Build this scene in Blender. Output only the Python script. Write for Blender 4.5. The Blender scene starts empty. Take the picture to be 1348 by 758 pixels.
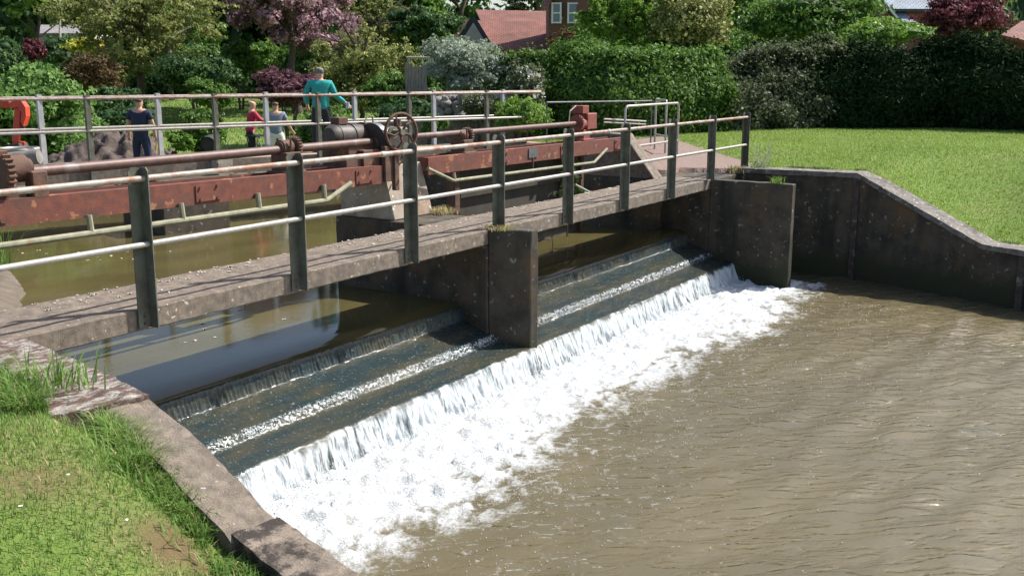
import bpy, bmesh, math, random
import numpy as np
from mathutils import Vector, Matrix, noise as mnoise

# ------------------------------------------------------------------ camera, light
S = bpy.context.scene
COL = S.collection
R = math.radians
H = 1.8; FPX = 1350.0; CX, CY = 674.0, 379.0          # pixel frame of the 1348 x 758 photograph
PITCH = math.atan2(282, 1350); TH = math.atan2(873, 1379)
FWD = Vector((math.cos(TH)*math.cos(PITCH), math.sin(TH)*math.cos(PITCH), -math.sin(PITCH)))
RGT = Vector((math.sin(TH), -math.cos(TH), 0)); UP = RGT.cross(FWD)
CAM = Vector((-5.2, -6.68, 1.8))
def ray(px, py): return FWD + RGT*((px-CX)/FPX) - UP*((py-CY)/FPX)
def at(px, py, z): d = ray(px, py); return CAM + d*((z-CAM.z)/d.z)
def aty(px, py, y): d = ray(px, py); return CAM + d*((y-CAM.y)/d.y)
def atx(px, py, x): d = ray(px, py); return CAM + d*((x-CAM.x)/d.x)
def atd(px, py, dist): return CAM + ray(px, py)*dist

cd = bpy.data.cameras.new('camera'); cam = bpy.data.objects.new('camera', cd); COL.objects.link(cam)
cam.location = CAM; cam.rotation_euler = FWD.to_track_quat('-Z', 'Y').to_euler()
cd.sensor_width = 36; cd.lens = 36*FPX/1348; cd.clip_start = .05; cd.clip_end = 6000
S.camera = cam

SUND = Vector((.75, -.42, 1)).normalized()
W = bpy.data.worlds.new('World'); S.world = W; W.use_nodes = True
nt = W.node_tree; nt.nodes.clear()
so = nt.nodes.new('ShaderNodeOutputWorld'); sb = nt.nodes.new('ShaderNodeBackground'); sk = nt.nodes.new('ShaderNodeTexSky')
sk.sky_type = 'NISHITA'; sk.sun_disc = False
sk.sun_elevation = math.asin(SUND.z); sk.sun_rotation = math.atan2(SUND.x, SUND.y)
sk.air_density = 1.0; sk.dust_density = 2.2
nt.links.new(sk.outputs[0], sb.inputs[0]); sb.inputs[1].default_value = .105
nt.links.new(sb.outputs[0], so.inputs[0])
ld = bpy.data.lights.new('sun', 'SUN'); sun = bpy.data.objects.new('sun', ld); COL.objects.link(sun)
ld.energy = 4.8; ld.angle = R(.53); ld.color = (1, .955, .88)
sun.rotation_euler = SUND.to_track_quat('Z', 'Y').to_euler(); sun.location = (20, -20, 40)
S.view_settings.view_transform = 'Standard'; S.view_settings.look = 'None'
S.view_settings.exposure = .82; S.view_settings.gamma = 1
S.view_settings.use_curve_mapping = False
S.render.engine = 'CYCLES'
S.cycles.use_denoising = True
S.cycles.max_bounces = 6; S.cycles.diffuse_bounces = 3; S.cycles.glossy_bounces = 3
S.cycles.transmission_bounces = 4; S.cycles.transparent_max_bounces = 6
S.cycles.sample_clamp_indirect = 6

rng = np.random.default_rng(7); random.seed(5)

# ------------------------------------------------------------------ noise
def _hash(ix, iy, s):
    n = (ix.astype(np.int64)*374761393 + iy.astype(np.int64)*668265263 + s*1442695041) & 0x7fffffff
    n = ((n ^ (n >> 13))*1274126177) & 0x7fffffff
    return ((n ^ (n >> 16)) & 0xffff)/65535.0
def vn(x, y, s=0):
    ix = np.floor(x); iy = np.floor(y); fx = x-ix; fy = y-iy
    fx = fx*fx*(3-2*fx); fy = fy*fy*(3-2*fy)
    a = _hash(ix, iy, s); b = _hash(ix+1, iy, s); c = _hash(ix, iy+1, s); d = _hash(ix+1, iy+1, s)
    return (a*(1-fx)+b*fx)*(1-fy)+(c*(1-fx)+d*fx)*fy
def fbm(x, y, o=4, s=0):
    r = 0; a = .5; t = 0
    for k in range(o):
        r = r + a*vn(x*2**k, y*2**k, s+k*17); t += a; a *= .5
    return r/t
def sstep(a, b, x): t = np.clip((x-a)/(b-a), 0, 1); return t*t*(3-2*t)

# ------------------------------------------------------------------ materials
def mat(name, col, rough=.8, metal=0, var=None, scale=6, bump=0, bscale=40, spots=None, spotscale=14, spotlev=.66,
        stretch=None, trans=0, spec=.5, third=None, tscale=2.0, tlev=(.5, .65), attr=None, detail=6, streak=None):
    m = bpy.data.materials.new(name); m.use_nodes = True
    n = m.node_tree.nodes; l = m.node_tree.links; p = n['Principled BSDF']
    p.inputs['Roughness'].default_value = rough; p.inputs['Metallic'].default_value = metal
    p.inputs['Specular IOR Level'].default_value = spec
    tc = n.new('ShaderNodeTexCoord'); mp = n.new('ShaderNodeMapping'); l.new(tc.outputs['Object'], mp.inputs[0])
    if stretch: mp.inputs['Scale'].default_value = stretch
    def nz(sc, det=detail, rg=.6):
        q = n.new('ShaderNodeTexNoise'); q.inputs['Scale'].default_value = sc; q.inputs['Detail'].default_value = det
        q.inputs['Roughness'].default_value = rg; l.new(mp.outputs[0], q.inputs[0]); return q
    def mix(a, b, f):
        x = n.new('ShaderNodeMix'); x.data_type = 'RGBA'
        for s_, v in ((x.inputs[6], a), (x.inputs[7], b)):
            if isinstance(v, tuple): s_.default_value = (*v, 1)
            else: l.new(v, s_)
        l.new(f, x.inputs[0]); return x.outputs[2]
    def ramp(v, a, b):
        r = n.new('ShaderNodeMapRange'); r.inputs[1].default_value = a; r.inputs[2].default_value = b
        l.new(v, r.inputs[0]); return r.outputs[0]
    c = None
    if attr:
        at_ = n.new('ShaderNodeAttribute'); at_.attribute_name = attr
        c = mix(col, var or col, at_.outputs['Fac'])
    elif var:
        c = mix(col, var, ramp(nz(scale).outputs[0], .35, .65))
    if third: c = mix(c if c is not None else col, third, ramp(nz(tscale, 8, .7).outputs[0], *tlev))
    if spots:
        sp_ = nz(spotscale, 3, .5)
        c = mix(c if c is not None else col, spots, ramp(sp_.outputs[0], spotlev, spotlev+.04))
    if streak:                              # vertical stains
        m2 = n.new('ShaderNodeMapping'); l.new(tc.outputs['Object'], m2.inputs[0]); m2.inputs['Scale'].default_value = (2.4, 2.4, .35)
        q = n.new('ShaderNodeTexNoise'); q.inputs['Scale'].default_value = 1.3; q.inputs['Detail'].default_value = 6; l.new(m2.outputs[0], q.inputs[0])
        c = mix(c if c is not None else col, streak, ramp(q.outputs[0], .52, .72))
        gp_ = n.new('ShaderNodeNewGeometry'); sx_ = n.new('ShaderNodeSeparateXYZ'); l.new(gp_.outputs['Position'], sx_.inputs[0])   # algae up to a ragged tide line
        ad_ = n.new('ShaderNodeMath'); ad_.operation = 'MULTIPLY_ADD'; l.new(q.outputs[0], ad_.inputs[0]); ad_.inputs[1].default_value = -.5; l.new(sx_.outputs[2], ad_.inputs[2])
        c = mix(c, (.028, .032, .014), ramp(ad_.outputs[0], -1.50, -1.75))
    if c is None: p.inputs['Base Color'].default_value = (*col, 1)
    else: l.new(c, p.inputs['Base Color'])
    if bump:
        b = n.new('ShaderNodeBump'); b.inputs['Strength'].default_value = 1; b.inputs['Distance'].default_value = bump
        l.new(nz(bscale, 5, .65).outputs[0], b.inputs['Height']); l.new(b.outputs[0], p.inputs['Normal'])
    if trans:
        o = n['Material Output']; t = n.new('ShaderNodeBsdfTranslucent'); a = n.new('ShaderNodeMixShader')
        a.inputs[0].default_value = trans
        if c is None: t.inputs[0].default_value = (*col, 1)
        else: l.new(c, t.inputs[0])
        l.new(p.outputs[0], a.inputs[1]); l.new(t.outputs[0], a.inputs[2]); l.new(a.outputs[0], o.inputs[0])
    return m

M = {}
M['deck'] = mat('deck_concrete', (.205, .165, .128), .9, var=(.105, .083, .065), scale=14, bump=.008, bscale=110, spots=(.44, .39, .33), spotscale=22, spotlev=.66, third=(.11, .085, .07), tscale=3.2, tlev=(.56, .68))
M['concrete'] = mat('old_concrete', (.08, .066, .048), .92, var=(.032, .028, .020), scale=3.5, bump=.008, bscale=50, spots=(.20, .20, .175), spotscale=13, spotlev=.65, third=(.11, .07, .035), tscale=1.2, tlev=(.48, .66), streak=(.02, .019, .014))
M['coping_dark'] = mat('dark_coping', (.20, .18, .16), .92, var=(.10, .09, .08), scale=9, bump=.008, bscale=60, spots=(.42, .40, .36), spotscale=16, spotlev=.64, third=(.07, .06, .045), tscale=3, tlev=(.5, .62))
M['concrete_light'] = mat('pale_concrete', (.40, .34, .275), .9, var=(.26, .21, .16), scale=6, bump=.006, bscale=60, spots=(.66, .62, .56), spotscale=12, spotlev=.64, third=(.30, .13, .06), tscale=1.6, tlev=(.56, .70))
M['wall_top'] = mat('coping_concrete', (.235, .19, .148), .92, var=(.12, .098, .078), scale=13, bump=.010, bscale=90, spots=(.38, .36, .33), spotscale=30, spotlev=.69, third=(.12, .095, .075), tscale=3.4, tlev=(.52, .68))
M['mossy'] = mat('lichen_stone', (.38, .36, .33), .95, var=(.10, .055, .04), scale=16, bump=.02, bscale=40, stretch=(1, 1.6, 1), third=(.10, .06, .045), tscale=7, tlev=(.49, .54), detail=9)
M['stained'] = mat('stained_coping', (.235, .19, .148), .92, var=(.12, .098, .078), scale=11, bump=.012, bscale=70, third=(.035, .026, .022), tscale=2.6, tlev=(.44, .50))
M['dark_stone'] = mat('black_stained_stone', (.075, .055, .045), .9, var=(.03, .026, .024), scale=9, bump=.012, bscale=40, third=(.22, .18, .15), tscale=4, tlev=(.56, .66))
M['post'] = mat('weathered_painted_post', (.125, .128, .095), .75, var=(.07, .07, .052), scale=9, bump=.002, bscale=60, third=(.17, .16, .13), tscale=7, tlev=(.58, .72), streak=(.07, .055, .04))
M['galv'] = mat('galvanised_pipe', (.42, .40, .36), .5, metal=.2, var=(.31, .29, .26), scale=20, third=(.30, .19, .13), tscale=7, tlev=(.58, .72), bump=.001, bscale=120)
M['galv_rust'] = mat('rusty_galvanised_pipe', (.35, .31, .275), .6, metal=.15, var=(.25, .21, .18), scale=14, third=(.24, .11, .065), tscale=3.5, tlev=(.47, .60), bump=.0015, bscale=100)
M['post_far'] = mat('pale_grey_post', (.36, .38, .40), .6, var=(.28, .29, .30), scale=9)
M['pipe_green'] = mat('lichened_pipe', (.30, .285, .20), .8, var=(.18, .185, .12), scale=12, third=(.26, .13, .07), tscale=6, tlev=(.6, .7), bump=.002, bscale=80)
M['rust_beam'] = mat('flaking_rust_paint', (.19, .058, .036), .85, var=(.11, .038, .028), scale=9, bump=.004, bscale=80, spots=(.30, .13, .065), spotscale=7, spotlev=.62, third=(.085, .045, .035), tscale=5, tlev=(.52, .66))
M['rust'] = mat('dark_rust', (.14, .07, .045), .85, var=(.07, .04, .03), scale=10, bump=.004, bscale=50, third=(.28, .11, .05), tscale=6, tlev=(.58, .7))
M['shaft'] = mat('brown_steel_shaft', (.13, .075, .062), .55, metal=.25, var=(.085, .055, .05), scale=14, third=(.19, .165, .16), tscale=3, tlev=(.56, .68))
M['red_iron'] = mat('red_oxide_iron', (.27, .065, .045), .7, var=(.18, .05, .04), scale=10, bump=.002, bscale=60)
M['black_iron'] = mat('black_grease_iron', (.03, .028, .027), .55, var=(.07, .045, .035), scale=9, bump=.003, bscale=50)
M['steel_plate'] = mat('grey_steel_guard', (.20, .21, .22), .45, metal=.5, var=(.13, .13, .14), scale=9)
M['dark_gate'] = mat('dark_sluice_steel', (.035, .03, .025), .8, var=(.06, .05, .035), scale=5, bump=.004, bscale=40)
M['plank'] = mat('tan_deck_surface', (.42, .30, .20), .9, var=(.31, .22, .15), scale=4, bump=.003, bscale=60)
M['soil'] = mat('turned_clay', (.10, .075, .062), .95, var=(.06, .045, .04), scale=4, bump=.03, bscale=9, third=(.16, .125, .10), tscale=5, tlev=(.55, .7))
M['orange'] = mat('orange_paint', (.62, .065, .02), .45, var=(.50, .05, .02), scale=4)
M['black'] = mat('black_rubber', (.02, .02, .02), .6)
M['glass'] = mat('window_glass', (.10, .14, .18), .1, spec=.8)
M['white'] = mat('white_paint', (.75, .75, .74), .5, var=(.62, .62, .6), scale=6)
M['bark'] = mat('bark', (.11, .085, .065), .95, var=(.06, .045, .035), scale=8, bump=.02, bscale=20, stretch=(3, 3, .5))
M['deadwood'] = mat('bleached_wood', (.5, .47, .43), .9, var=(.36, .33, .3), scale=8)
M['wood_grey'] = mat('weathered_wood', (.26, .235, .20), .9, var=(.17, .15, .13), scale=6, stretch=(4, 4, .6))
M['brick'] = mat('brickwork', (.22, .095, .07), .9, var=(.15, .07, .05), scale=20)
M['render'] = mat('cream_render', (.50, .46, .40), .9, var=(.42, .38, .33), scale=3)
M['skin'] = mat('skin', (.50, .28, .20), .6)
M['stone_pale'] = mat('pale_rubble', (.30, .27, .25), .9, var=(.12, .11, .10), scale=3, bump=.01)

def tile_mat(name, a, b):
    m = bpy.data.materials.new(name); m.use_nodes = True; n = m.node_tree.nodes; l = m.node_tree.links; p = n['Principled BSDF']
    tc = n.new('ShaderNodeTexCoord'); br = n.new('ShaderNodeTexBrick'); l.new(tc.outputs['UV'], br.inputs[0])
    br.inputs['Scale'].default_value = 1; br.inputs['Brick Width'].default_value = .22; br.inputs['Row Height'].default_value = .16
    br.inputs['Mortar Size'].default_value = .018; br.inputs['Mortar Smooth'].default_value = .4
    br.inputs[1].default_value = (*a, 1); br.inputs[2].default_value = (*b, 1); br.inputs[3].default_value = (a[0]*.35, a[1]*.35, a[2]*.35, 1)
    nz = n.new('ShaderNodeTexNoise'); nz.inputs['Scale'].default_value = .9; nz.inputs['Detail'].default_value = 6; l.new(tc.outputs['Object'], nz.inputs[0])
    mr = n.new('ShaderNodeMapRange'); mr.inputs[1].default_value = .3; mr.inputs[2].default_value = .7; mr.inputs[3].default_value = .7; mr.inputs[4].default_value = 1.25; l.new(nz.outputs[0], mr.inputs[0])
    vm = n.new('ShaderNodeVectorMath'); vm.operation = 'SCALE'; l.new(br.outputs[0], vm.inputs[0]); l.new(mr.outputs[0], vm.inputs['Scale'])
    l.new(vm.outputs[0], p.inputs['Base Color']); p.inputs['Roughness'].default_value = .85
    bp = n.new('ShaderNodeBump'); bp.inputs['Distance'].default_value = .02; bp.invert = True; l.new(br.outputs['Fac'], bp.inputs['Height']); l.new(bp.outputs[0], p.inputs['Normal'])
    return m
M['tile'] = tile_mat('clay_tiles', (.25, .095, .068), (.18, .07, .055))
M['slate'] = tile_mat('blue_slates', (.24, .29, .36), (.30, .34, .40))
M['tile_grey'] = tile_mat('grey_tiles', (.30, .28, .29), (.24, .22, .23))

def leafmat(name, a, b, tr=.36, rough=.6, spec=.22):
    return mat(name, a, rough, var=b, attr='tint', trans=tr, spec=spec)
L = {
 'laurel': leafmat('laurel_leaf', (.075, .16, .03), (.20, .33, .09)),
 'mid': leafmat('mid_green_leaf', (.032, .085, .016), (.19, .32, .065)),
 'dark': leafmat('dark_green_leaf', (.028, .068, .024), (.12, .21, .07)),
 'olive': leafmat('olive_leaf', (.12, .145, .04), (.36, .38, .13)),
 'bright': leafmat('bright_green_leaf', (.09, .19, .025), (.24, .38, .07)),
 'yellow': leafmat('yellow_leaf', (.28, .30, .04), (.55, .52, .08)),
 'purple': leafmat('purple_leaf', (.07, .03, .045), (.22, .10, .12)),
 'maroon': leafmat('maroon_leaf', (.06, .016, .024), (.21, .06, .075)),
 'mauve': leafmat('mauve_leaf', (.10, .065, .062), (.32, .22, .21)),
 'pink': leafmat('pink_blossom', (.24, .12, .15), (.58, .38, .44)),
 'silver': leafmat('silver_leaf', (.17, .22, .15), (.42, .47, .37)),
 'grey': leafmat('greyish_leaf', (.034, .052, .022), (.17, .20, .10)),
 'conifer': leafmat('conifer_spray', (.009, .022, .008), (.030, .058, .018), tr=.06, rough=.9, spec=.08),
 'brown': leafmat('bronze_leaf', (.09, .055, .025), (.19, .13, .06)),
 'white': leafmat('white_flower', (.50, .50, .42), (.80, .80, .72)),
 'grass': leafmat('grass_blade', (.085, .175, .03), (.22, .34, .08), tr=.35),
 'lawn': leafmat('lawn_blade', (.17, .27, .04), (.27, .37, .075), tr=.35),
 'grassdry': leafmat('dry_grass', (.30, .25, .11), (.48, .42, .22), tr=.3),
 'cream': leafmat('cream_blossom', (.40, .36, .14), (.70, .66, .32)),
}

# ------------------------------------------------------------------ object helpers
ORG = {}
def tag(o, label=None, cat=None, group=None, kind=None):
    if label: o['label'] = label
    if cat: o['category'] = cat
    if group: o['group'] = group
    if kind: o['kind'] = kind
    return o
def thing(name, loc, label, cat, group=None):
    o = bpy.data.objects.new(name, None); COL.objects.link(o); o.location = loc; o.empty_display_size = .1
    ORG[o.name] = Vector(loc); return tag(o, label, cat, group)
def link(name, me, m, parent=None, org=None, smooth=False):
    """me holds world coordinates; it is moved into the frame of its thing"""
    mats = m if isinstance(m, (list, tuple)) else [m]
    for q in mats: me.materials.append(q)
    o = bpy.data.objects.new(name, me); COL.objects.link(o)
    if parent is not None:
        g = ORG[parent.name]; ORG[o.name] = g; me.transform(Matrix.Translation(-g)); o.parent = parent
    elif org is not None:
        g = Vector(org); ORG[o.name] = g; me.transform(Matrix.Translation(-g)); o.location = g
    else: ORG[o.name] = Vector((0, 0, 0))
    if smooth:
        me.polygons.foreach_set('use_smooth', [True]*len(me.polygons))
    me.update(); return o

class MB:
    def __init__(s): s.v = []; s.f = []; s.uv = None
    def add(s, vs, fs):
        b = len(s.v); s.v += [tuple(p) for p in vs]; s.f += [tuple(b+i for i in q) for q in fs]; return s
    def box(s, x0, x1, y0, y1, z0, z1):
        return s.add([(x, y, z) for z in (z0, z1) for y in (y0, y1) for x in (x0, x1)],
                     [(0, 2, 3, 1), (4, 5, 7, 6), (0, 1, 5, 4), (2, 6, 7, 3), (0, 4, 6, 2), (1, 3, 7, 5)])
    def obox(s, c, ax, ay, az):            # centre and three half axes
        c, ax, ay, az = map(Vector, (c, ax, ay, az))
        return s.add([c+ax*i+ay*j+az*k for k in (-1, 1) for j in (-1, 1) for i in (-1, 1)],
                     [(0, 2, 3, 1), (4, 5, 7, 6), (0, 1, 5, 4), (2, 6, 7, 3), (0, 4, 6, 2), (1, 3, 7, 5)])
    def tube(s, pts, r, n=10, caps=True):
        pts = [Vector(p) for p in pts]; rs = r if isinstance(r, (list, tuple)) else [r]*len(pts)
        vs = []; u = None
        for i, p in enumerate(pts):
            t = (pts[min(i+1, len(pts)-1)]-pts[max(i-1, 0)]).normalized()
            if u is None: u = t.orthogonal().normalized()
            u = (u-t*u.dot(t)).normalized(); w = t.cross(u)
            vs += [p+(u*math.cos(a)+w*math.sin(a))*rs[i] for a in [2*math.pi*k/n for k in range(n)]]
        fs = [(i*n+k, i*n+(k+1) % n, (i+1)*n+(k+1) % n, (i+1)*n+k) for i in range(len(pts)-1) for k in range(n)]
        if caps: fs += [tuple(range(n))[::-1], tuple((len(pts)-1)*n+k for k in range(n))]
        return s.add(vs, fs)
    def ring(s, c, nrm, rad, r, n=28, m=8):
        c = Vector(c); nrm = Vector(nrm).normalized(); u = nrm.orthogonal().normalized(); w = nrm.cross(u); vs = []
        for i in range(n):
            a = 2*math.pi*i/n; d = u*math.cos(a)+w*math.sin(a)
            vs += [c+d*(rad+r*math.cos(b))+nrm*(r*math.sin(b)) for b in [2*math.pi*k/m for k in range(m)]]
        return s.add(vs, [(i*m+k, i*m+(k+1) % m, ((i+1) % n)*m+(k+1) % m, ((i+1) % n)*m+k) for i in range(n) for k in range(m)])
    def prism(s, poly, z0, z1):            # z0/z1: number or list per vertex
        n = len(poly); a = z0 if isinstance(z0, (list, tuple)) else [z0]*n; b = z1 if isinstance(z1, (list, tuple)) else [z1]*n
        return s.add([(x, y, a[i]) for i, (x, y) in enumerate(poly)]+[(x, y, b[i]) for i, (x, y) in enumerate(poly)],
                     [tuple(range(n))[::-1], tuple(range(n, 2*n))]+[(i, (i+1) % n, n+(i+1) % n, n+i) for i in range(n)])
    def gear(s, c, ax, r, w, teeth=22, d=.02):
        c = Vector(c); ax = Vector(ax).normalized(); u = ax.orthogonal().normalized(); v = ax.cross(u); pr = []
        for i in range(teeth*4):
            rr = r if i % 4 in (0, 1) else r-d
            a = 2*math.pi*i/(teeth*4); pr.append((u*math.cos(a)+v*math.sin(a))*rr)
        n = len(pr)
        return s.add([c+p-ax*w/2 for p in pr]+[c+p+ax*w/2 for p in pr], [tuple(range(n))[::-1], tuple(range(n, 2*n))]+[(i, (i+1) % n, n+(i+1) % n, n+i) for i in range(n)])
    def mesh(s, name):
        me = bpy.data.meshes.new(name); me.from_pydata(s.v, [], s.f); me.validate(); return me
    def build(s, name, m, parent=None, org=None, smooth=False, bevel=0, rough=0, step=.12, label=None):
        me = s.mesh(name)
        bm = bmesh.new(); bm.from_mesh(me)
        bmesh.ops.recalc_face_normals(bm, faces=bm.faces)
        if bevel: bmesh.ops.bevel(bm, geom=list(bm.edges), offset=bevel, segments=1, affect='EDGES', clamp_overlap=True)
        if rough:
            co = np.array([v.co[:] for v in bm.verts]); lo, hi = co.min(0), co.max(0)
            for a in range(3):
                k = lo[a]+step
                while k < hi[a]-.02:
                    nrm = [0, 0, 0]; nrm[a] = 1; pc = [0, 0, 0]; pc[a] = k
                    bmesh.ops.bisect_plane(bm, geom=list(bm.verts)+list(bm.edges)+list(bm.faces), plane_co=pc, plane_no=nrm)
                    k += step
            for v in bm.verts:
                p = v.co
                v.co = p + mnoise.noise_vector(p*7)*rough + mnoise.noise_vector(p*23)*rough*.5
        bm.to_mesh(me); bm.free()
        o = link(name, me, m, parent, org, smooth)
        if label: o['label'] = label
        return o
def auto(o, ang=35):
    me = o.data; me.polygons.foreach_set('use_smooth', [True]*len(me.polygons))
    try: me.set_sharp_from_angle(angle=R(ang))
    except Exception: pass
    return o
def copy_tree(o, parent=None):
    c = o.copy(); COL.objects.link(c); c.parent = parent
    if parent is None and 'category' not in c: pass
    for ch in list(o.children): copy_tree(ch, c)
    return c

def np_mesh(name, V, F, tint=None, matidx=None):
    """V (n,3), F (m,k) faces of equal size"""
    me = bpy.data.meshes.new(name); k = F.shape[1]; m = len(F)
    me.vertices.add(len(V)); me.vertices.foreach_set('co', np.asarray(V, np.float32).ravel())
    me.loops.add(m*k); me.loops.foreach_set('vertex_index', np.asarray(F, np.int32).ravel())
    me.polygons.add(m); me.polygons.foreach_set('loop_start', np.arange(0, m*k, k, dtype=np.int32)); me.polygons.foreach_set('loop_total', np.full(m, k, np.int32))
    if tint is not None:
        a = me.attributes.new('tint', 'FLOAT', 'FACE'); a.data.foreach_set('value', np.asarray(tint, np.float32))
    if matidx is not None: me.polygons.foreach_set('material_index', np.asarray(matidx, np.int32))
    me.update(calc_edges=True); return me

# ------------------------------------------------------------------ foliage
def leaves(P, N, size, asp=.55, jit=.8):
    """one folded-flat rhombus per point P facing roughly N"""
    n = len(P); N = N+rng.normal(0, jit, (n, 3)); N /= np.linalg.norm(N, axis=1)[:, None]+1e-9
    A = rng.normal(0, 1, (n, 3)); A -= N*(A*N).sum(1)[:, None]; A /= np.linalg.norm(A, axis=1)[:, None]+1e-9
    B = np.cross(N, A); s = (size*rng.uniform(.6, 1.35, n))[:, None]
    V = np.stack([P-A*s, P-B*s*asp+N*s*.12, P+A*s, P+B*s*asp+N*s*.12], 1).reshape(-1, 3)
    return V, np.arange(4*n).reshape(-1, 4)
ICO = None
def ico():
    global ICO
    if ICO is None:
        b = bmesh.new(); bmesh.ops.create_icosphere(b, subdivisions=2, radius=1)
        ICO = (np.array([v.co[:] for v in b.verts]), np.array([[v.index for v in f.verts] for f in b.faces])); b.free()
    return ICO
def lumps_mesh(name, C, Rd, n, leaf, asp=.55, core=.72, spread=.16, bias=None):
    """crown = lumps at C with radii Rd (k,3); n leaves over their shells, small solid core added in each to block light, tinted as inner shade"""
    C = np.array(C, float); Rd = np.array(Rd, float)
    if Rd.ndim == 1: Rd = np.repeat(Rd[:, None], 3, 1)
    w = (Rd[:, 0]*Rd[:, 2]); w = w/w.sum(); nt_ = max(30, n//16); ti = rng.choice(len(C), nt_, p=w)
    TD = rng.normal(0, 1, (nt_, 3)); TD /= np.linalg.norm(TD, axis=1)[:, None]
    TP = C[ti]+TD*Rd[ti]*(1+rng.normal(0, spread, nt_)-.05)[:, None]
    q_ = rng.integers(0, nt_, n); idx = ti[q_]; P = TP[q_]+rng.normal(0, 1, (n, 3))*Rd[idx]*.15
    D = TD[q_]+rng.normal(0, .35, (n, 3)); D[:, 2] += .25
    tint = np.clip(rng.beta(2, 2.6, n)+rng.normal(0, .10, len(C))[idx]+rng.normal(0, .12, nt_)[q_]+.08, 0, 1)
    V, F = leaves(P, D, leaf, asp)
    F3 = np.concatenate([F[:, [0, 1, 2]], F[:, [0, 2, 3]]]); T3 = np.concatenate([tint, tint])
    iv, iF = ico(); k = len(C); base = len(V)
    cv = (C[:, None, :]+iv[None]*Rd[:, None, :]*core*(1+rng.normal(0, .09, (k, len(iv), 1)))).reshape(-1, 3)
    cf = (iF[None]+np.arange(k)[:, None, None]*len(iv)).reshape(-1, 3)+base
    V = np.concatenate([V, cv]); F3 = np.concatenate([F3, cf]); T3 = np.concatenate([T3, np.full(len(cf), .12)])  # core faces take a dark tint as painted interior shade
    return np_mesh(name, V, F3, T3)
def ell_lumps(c, r, k, lr, low=-.6):
    """k lump centres spread through an ellipsoid c,r ; lr = lump radius relative"""
    out = []; rr = []
    g = random.random()*9
    for i in range(k):
        z = low+(1-low)*(i+.5)/k; a = i*2.39996+g; q = math.sqrt(max(0, 1-z*z)); f = random.uniform(.38, 1.12)
        out.append((c[0]+r[0]*q*math.cos(a)*f, c[1]+r[1]*q*math.sin(a)*f, c[2]+r[2]*z*f))
        s = lr*random.uniform(.5, 1.35); rr.append((r[0]*s, r[1]*s, r[2]*s*random.uniform(.75, 1)))
    out.append(tuple(c)); rr.append((r[0]*.6, r[1]*.6, r[2]*.6))
    return out, rr
def trunk_mb(mb, base, top, r, crown_r, limbs=6):
    base = Vector(base); top = Vector(top); n = 6; pts = []; rs = []
    for i in range(n+1):
        t = i/n; p = base.lerp(top, t); s = (top-base).length*.03
        pts.append(p+Vector((random.uniform(-s, s), random.uniform(-s, s), 0))*(1 if 0 < i < n else 0)); rs.append(r*(1.25 if i == 0 else 1-.65*t))
    mb.tube(pts, rs, 9)
    for i in range(limbs):
        t = random.uniform(.45, .95); p = base.lerp(top, t); a = i*2.4+random.random()
        d = Vector((math.cos(a), math.sin(a), random.uniform(.5, 1.2)))*crown_r*random.uniform(.45, .75)
        m_ = p+d*.55+Vector((0, 0, .08*crown_r)); mb.tube([p, m_, p+d*1.15], [r*.5, r*.3, r*.1], 6)
        for q_ in range(3): e_ = Vector((random.uniform(-1, 1), random.uniform(-1, 1), random.uniform(-.1, 1))).normalized()*crown_r*.38; mb.tube([m_, m_+e_*.5, m_+e_], [r*.24, r*.15, r*.05], 5)
def shrub(name, px0, px1, py0, py1, dist, kind, label, cat, n=6000, leaf=.07, k=12, lr=.42, group=None, asp=.55, stems=True, low=-.7, deep=.9, core=.72, spread=.16, flowers=None):
    """shrub whose picture box is px0..px1, py0..py1 at distance dist along the axis"""
    c = atd((px0+px1)/2, (py0+py1)/2, dist); s = dist/FPX; rx = (px1-px0)/2*s; rz = (py1-py0)/2*s
    C, Rr = ell_lumps((c.x, c.y, c.z), (rx*deep, rx*deep, rz), k, lr, low)
    # keep lumps inside the box: shrink by lump size
    C = [tuple(c[i]+(q[i]-c[i])*.8 for i in range(3)) for q in C]
    C = [(q[0]+random.uniform(-.1,.1)*rx, q[1], q[2]+random.uniform(-.08,.08)*rz) for q in C]
    gz = ground_z(c.x, c.y); base = (c.x, c.y, gz)
    root = thing(name, base, label, cat, group)
    link('foliage', lumps_mesh('foliage', C, Rr, n, leaf, asp, core, spread), L[kind], root)
    if flowers:
        P = np.array(C)[rng.integers(0, len(C), flowers[1])]; D = rng.normal(0, 1, P.shape); D /= np.linalg.norm(D, axis=1)[:, None]
        RR = np.array([q for q in Rr])[rng.integers(0, len(Rr), flowers[1])]
        V, F = leaves(P+D*RR*1.05, D, flowers[2], .8)
        link('blossom', np_mesh('blossom', V, F, rng.random(len(F))), L[flowers[0]], root)
    if stems:
        mb = MB(); top = c.z
        for i in range(4):
            a = i*1.7; mb.tube([(c.x+.08*math.cos(a), c.y+.08*math.sin(a), gz-.1), (c.x+.2*rx*math.cos(a), c.y+.2*rx*math.sin(a), (gz+top)/2), (c.x+.35*rx*math.cos(a), c.y+.35*rx*math.sin(a), top)], [.05, .04, .02], 6)
        mb.build('stem', M['bark'], root)
    return root
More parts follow.
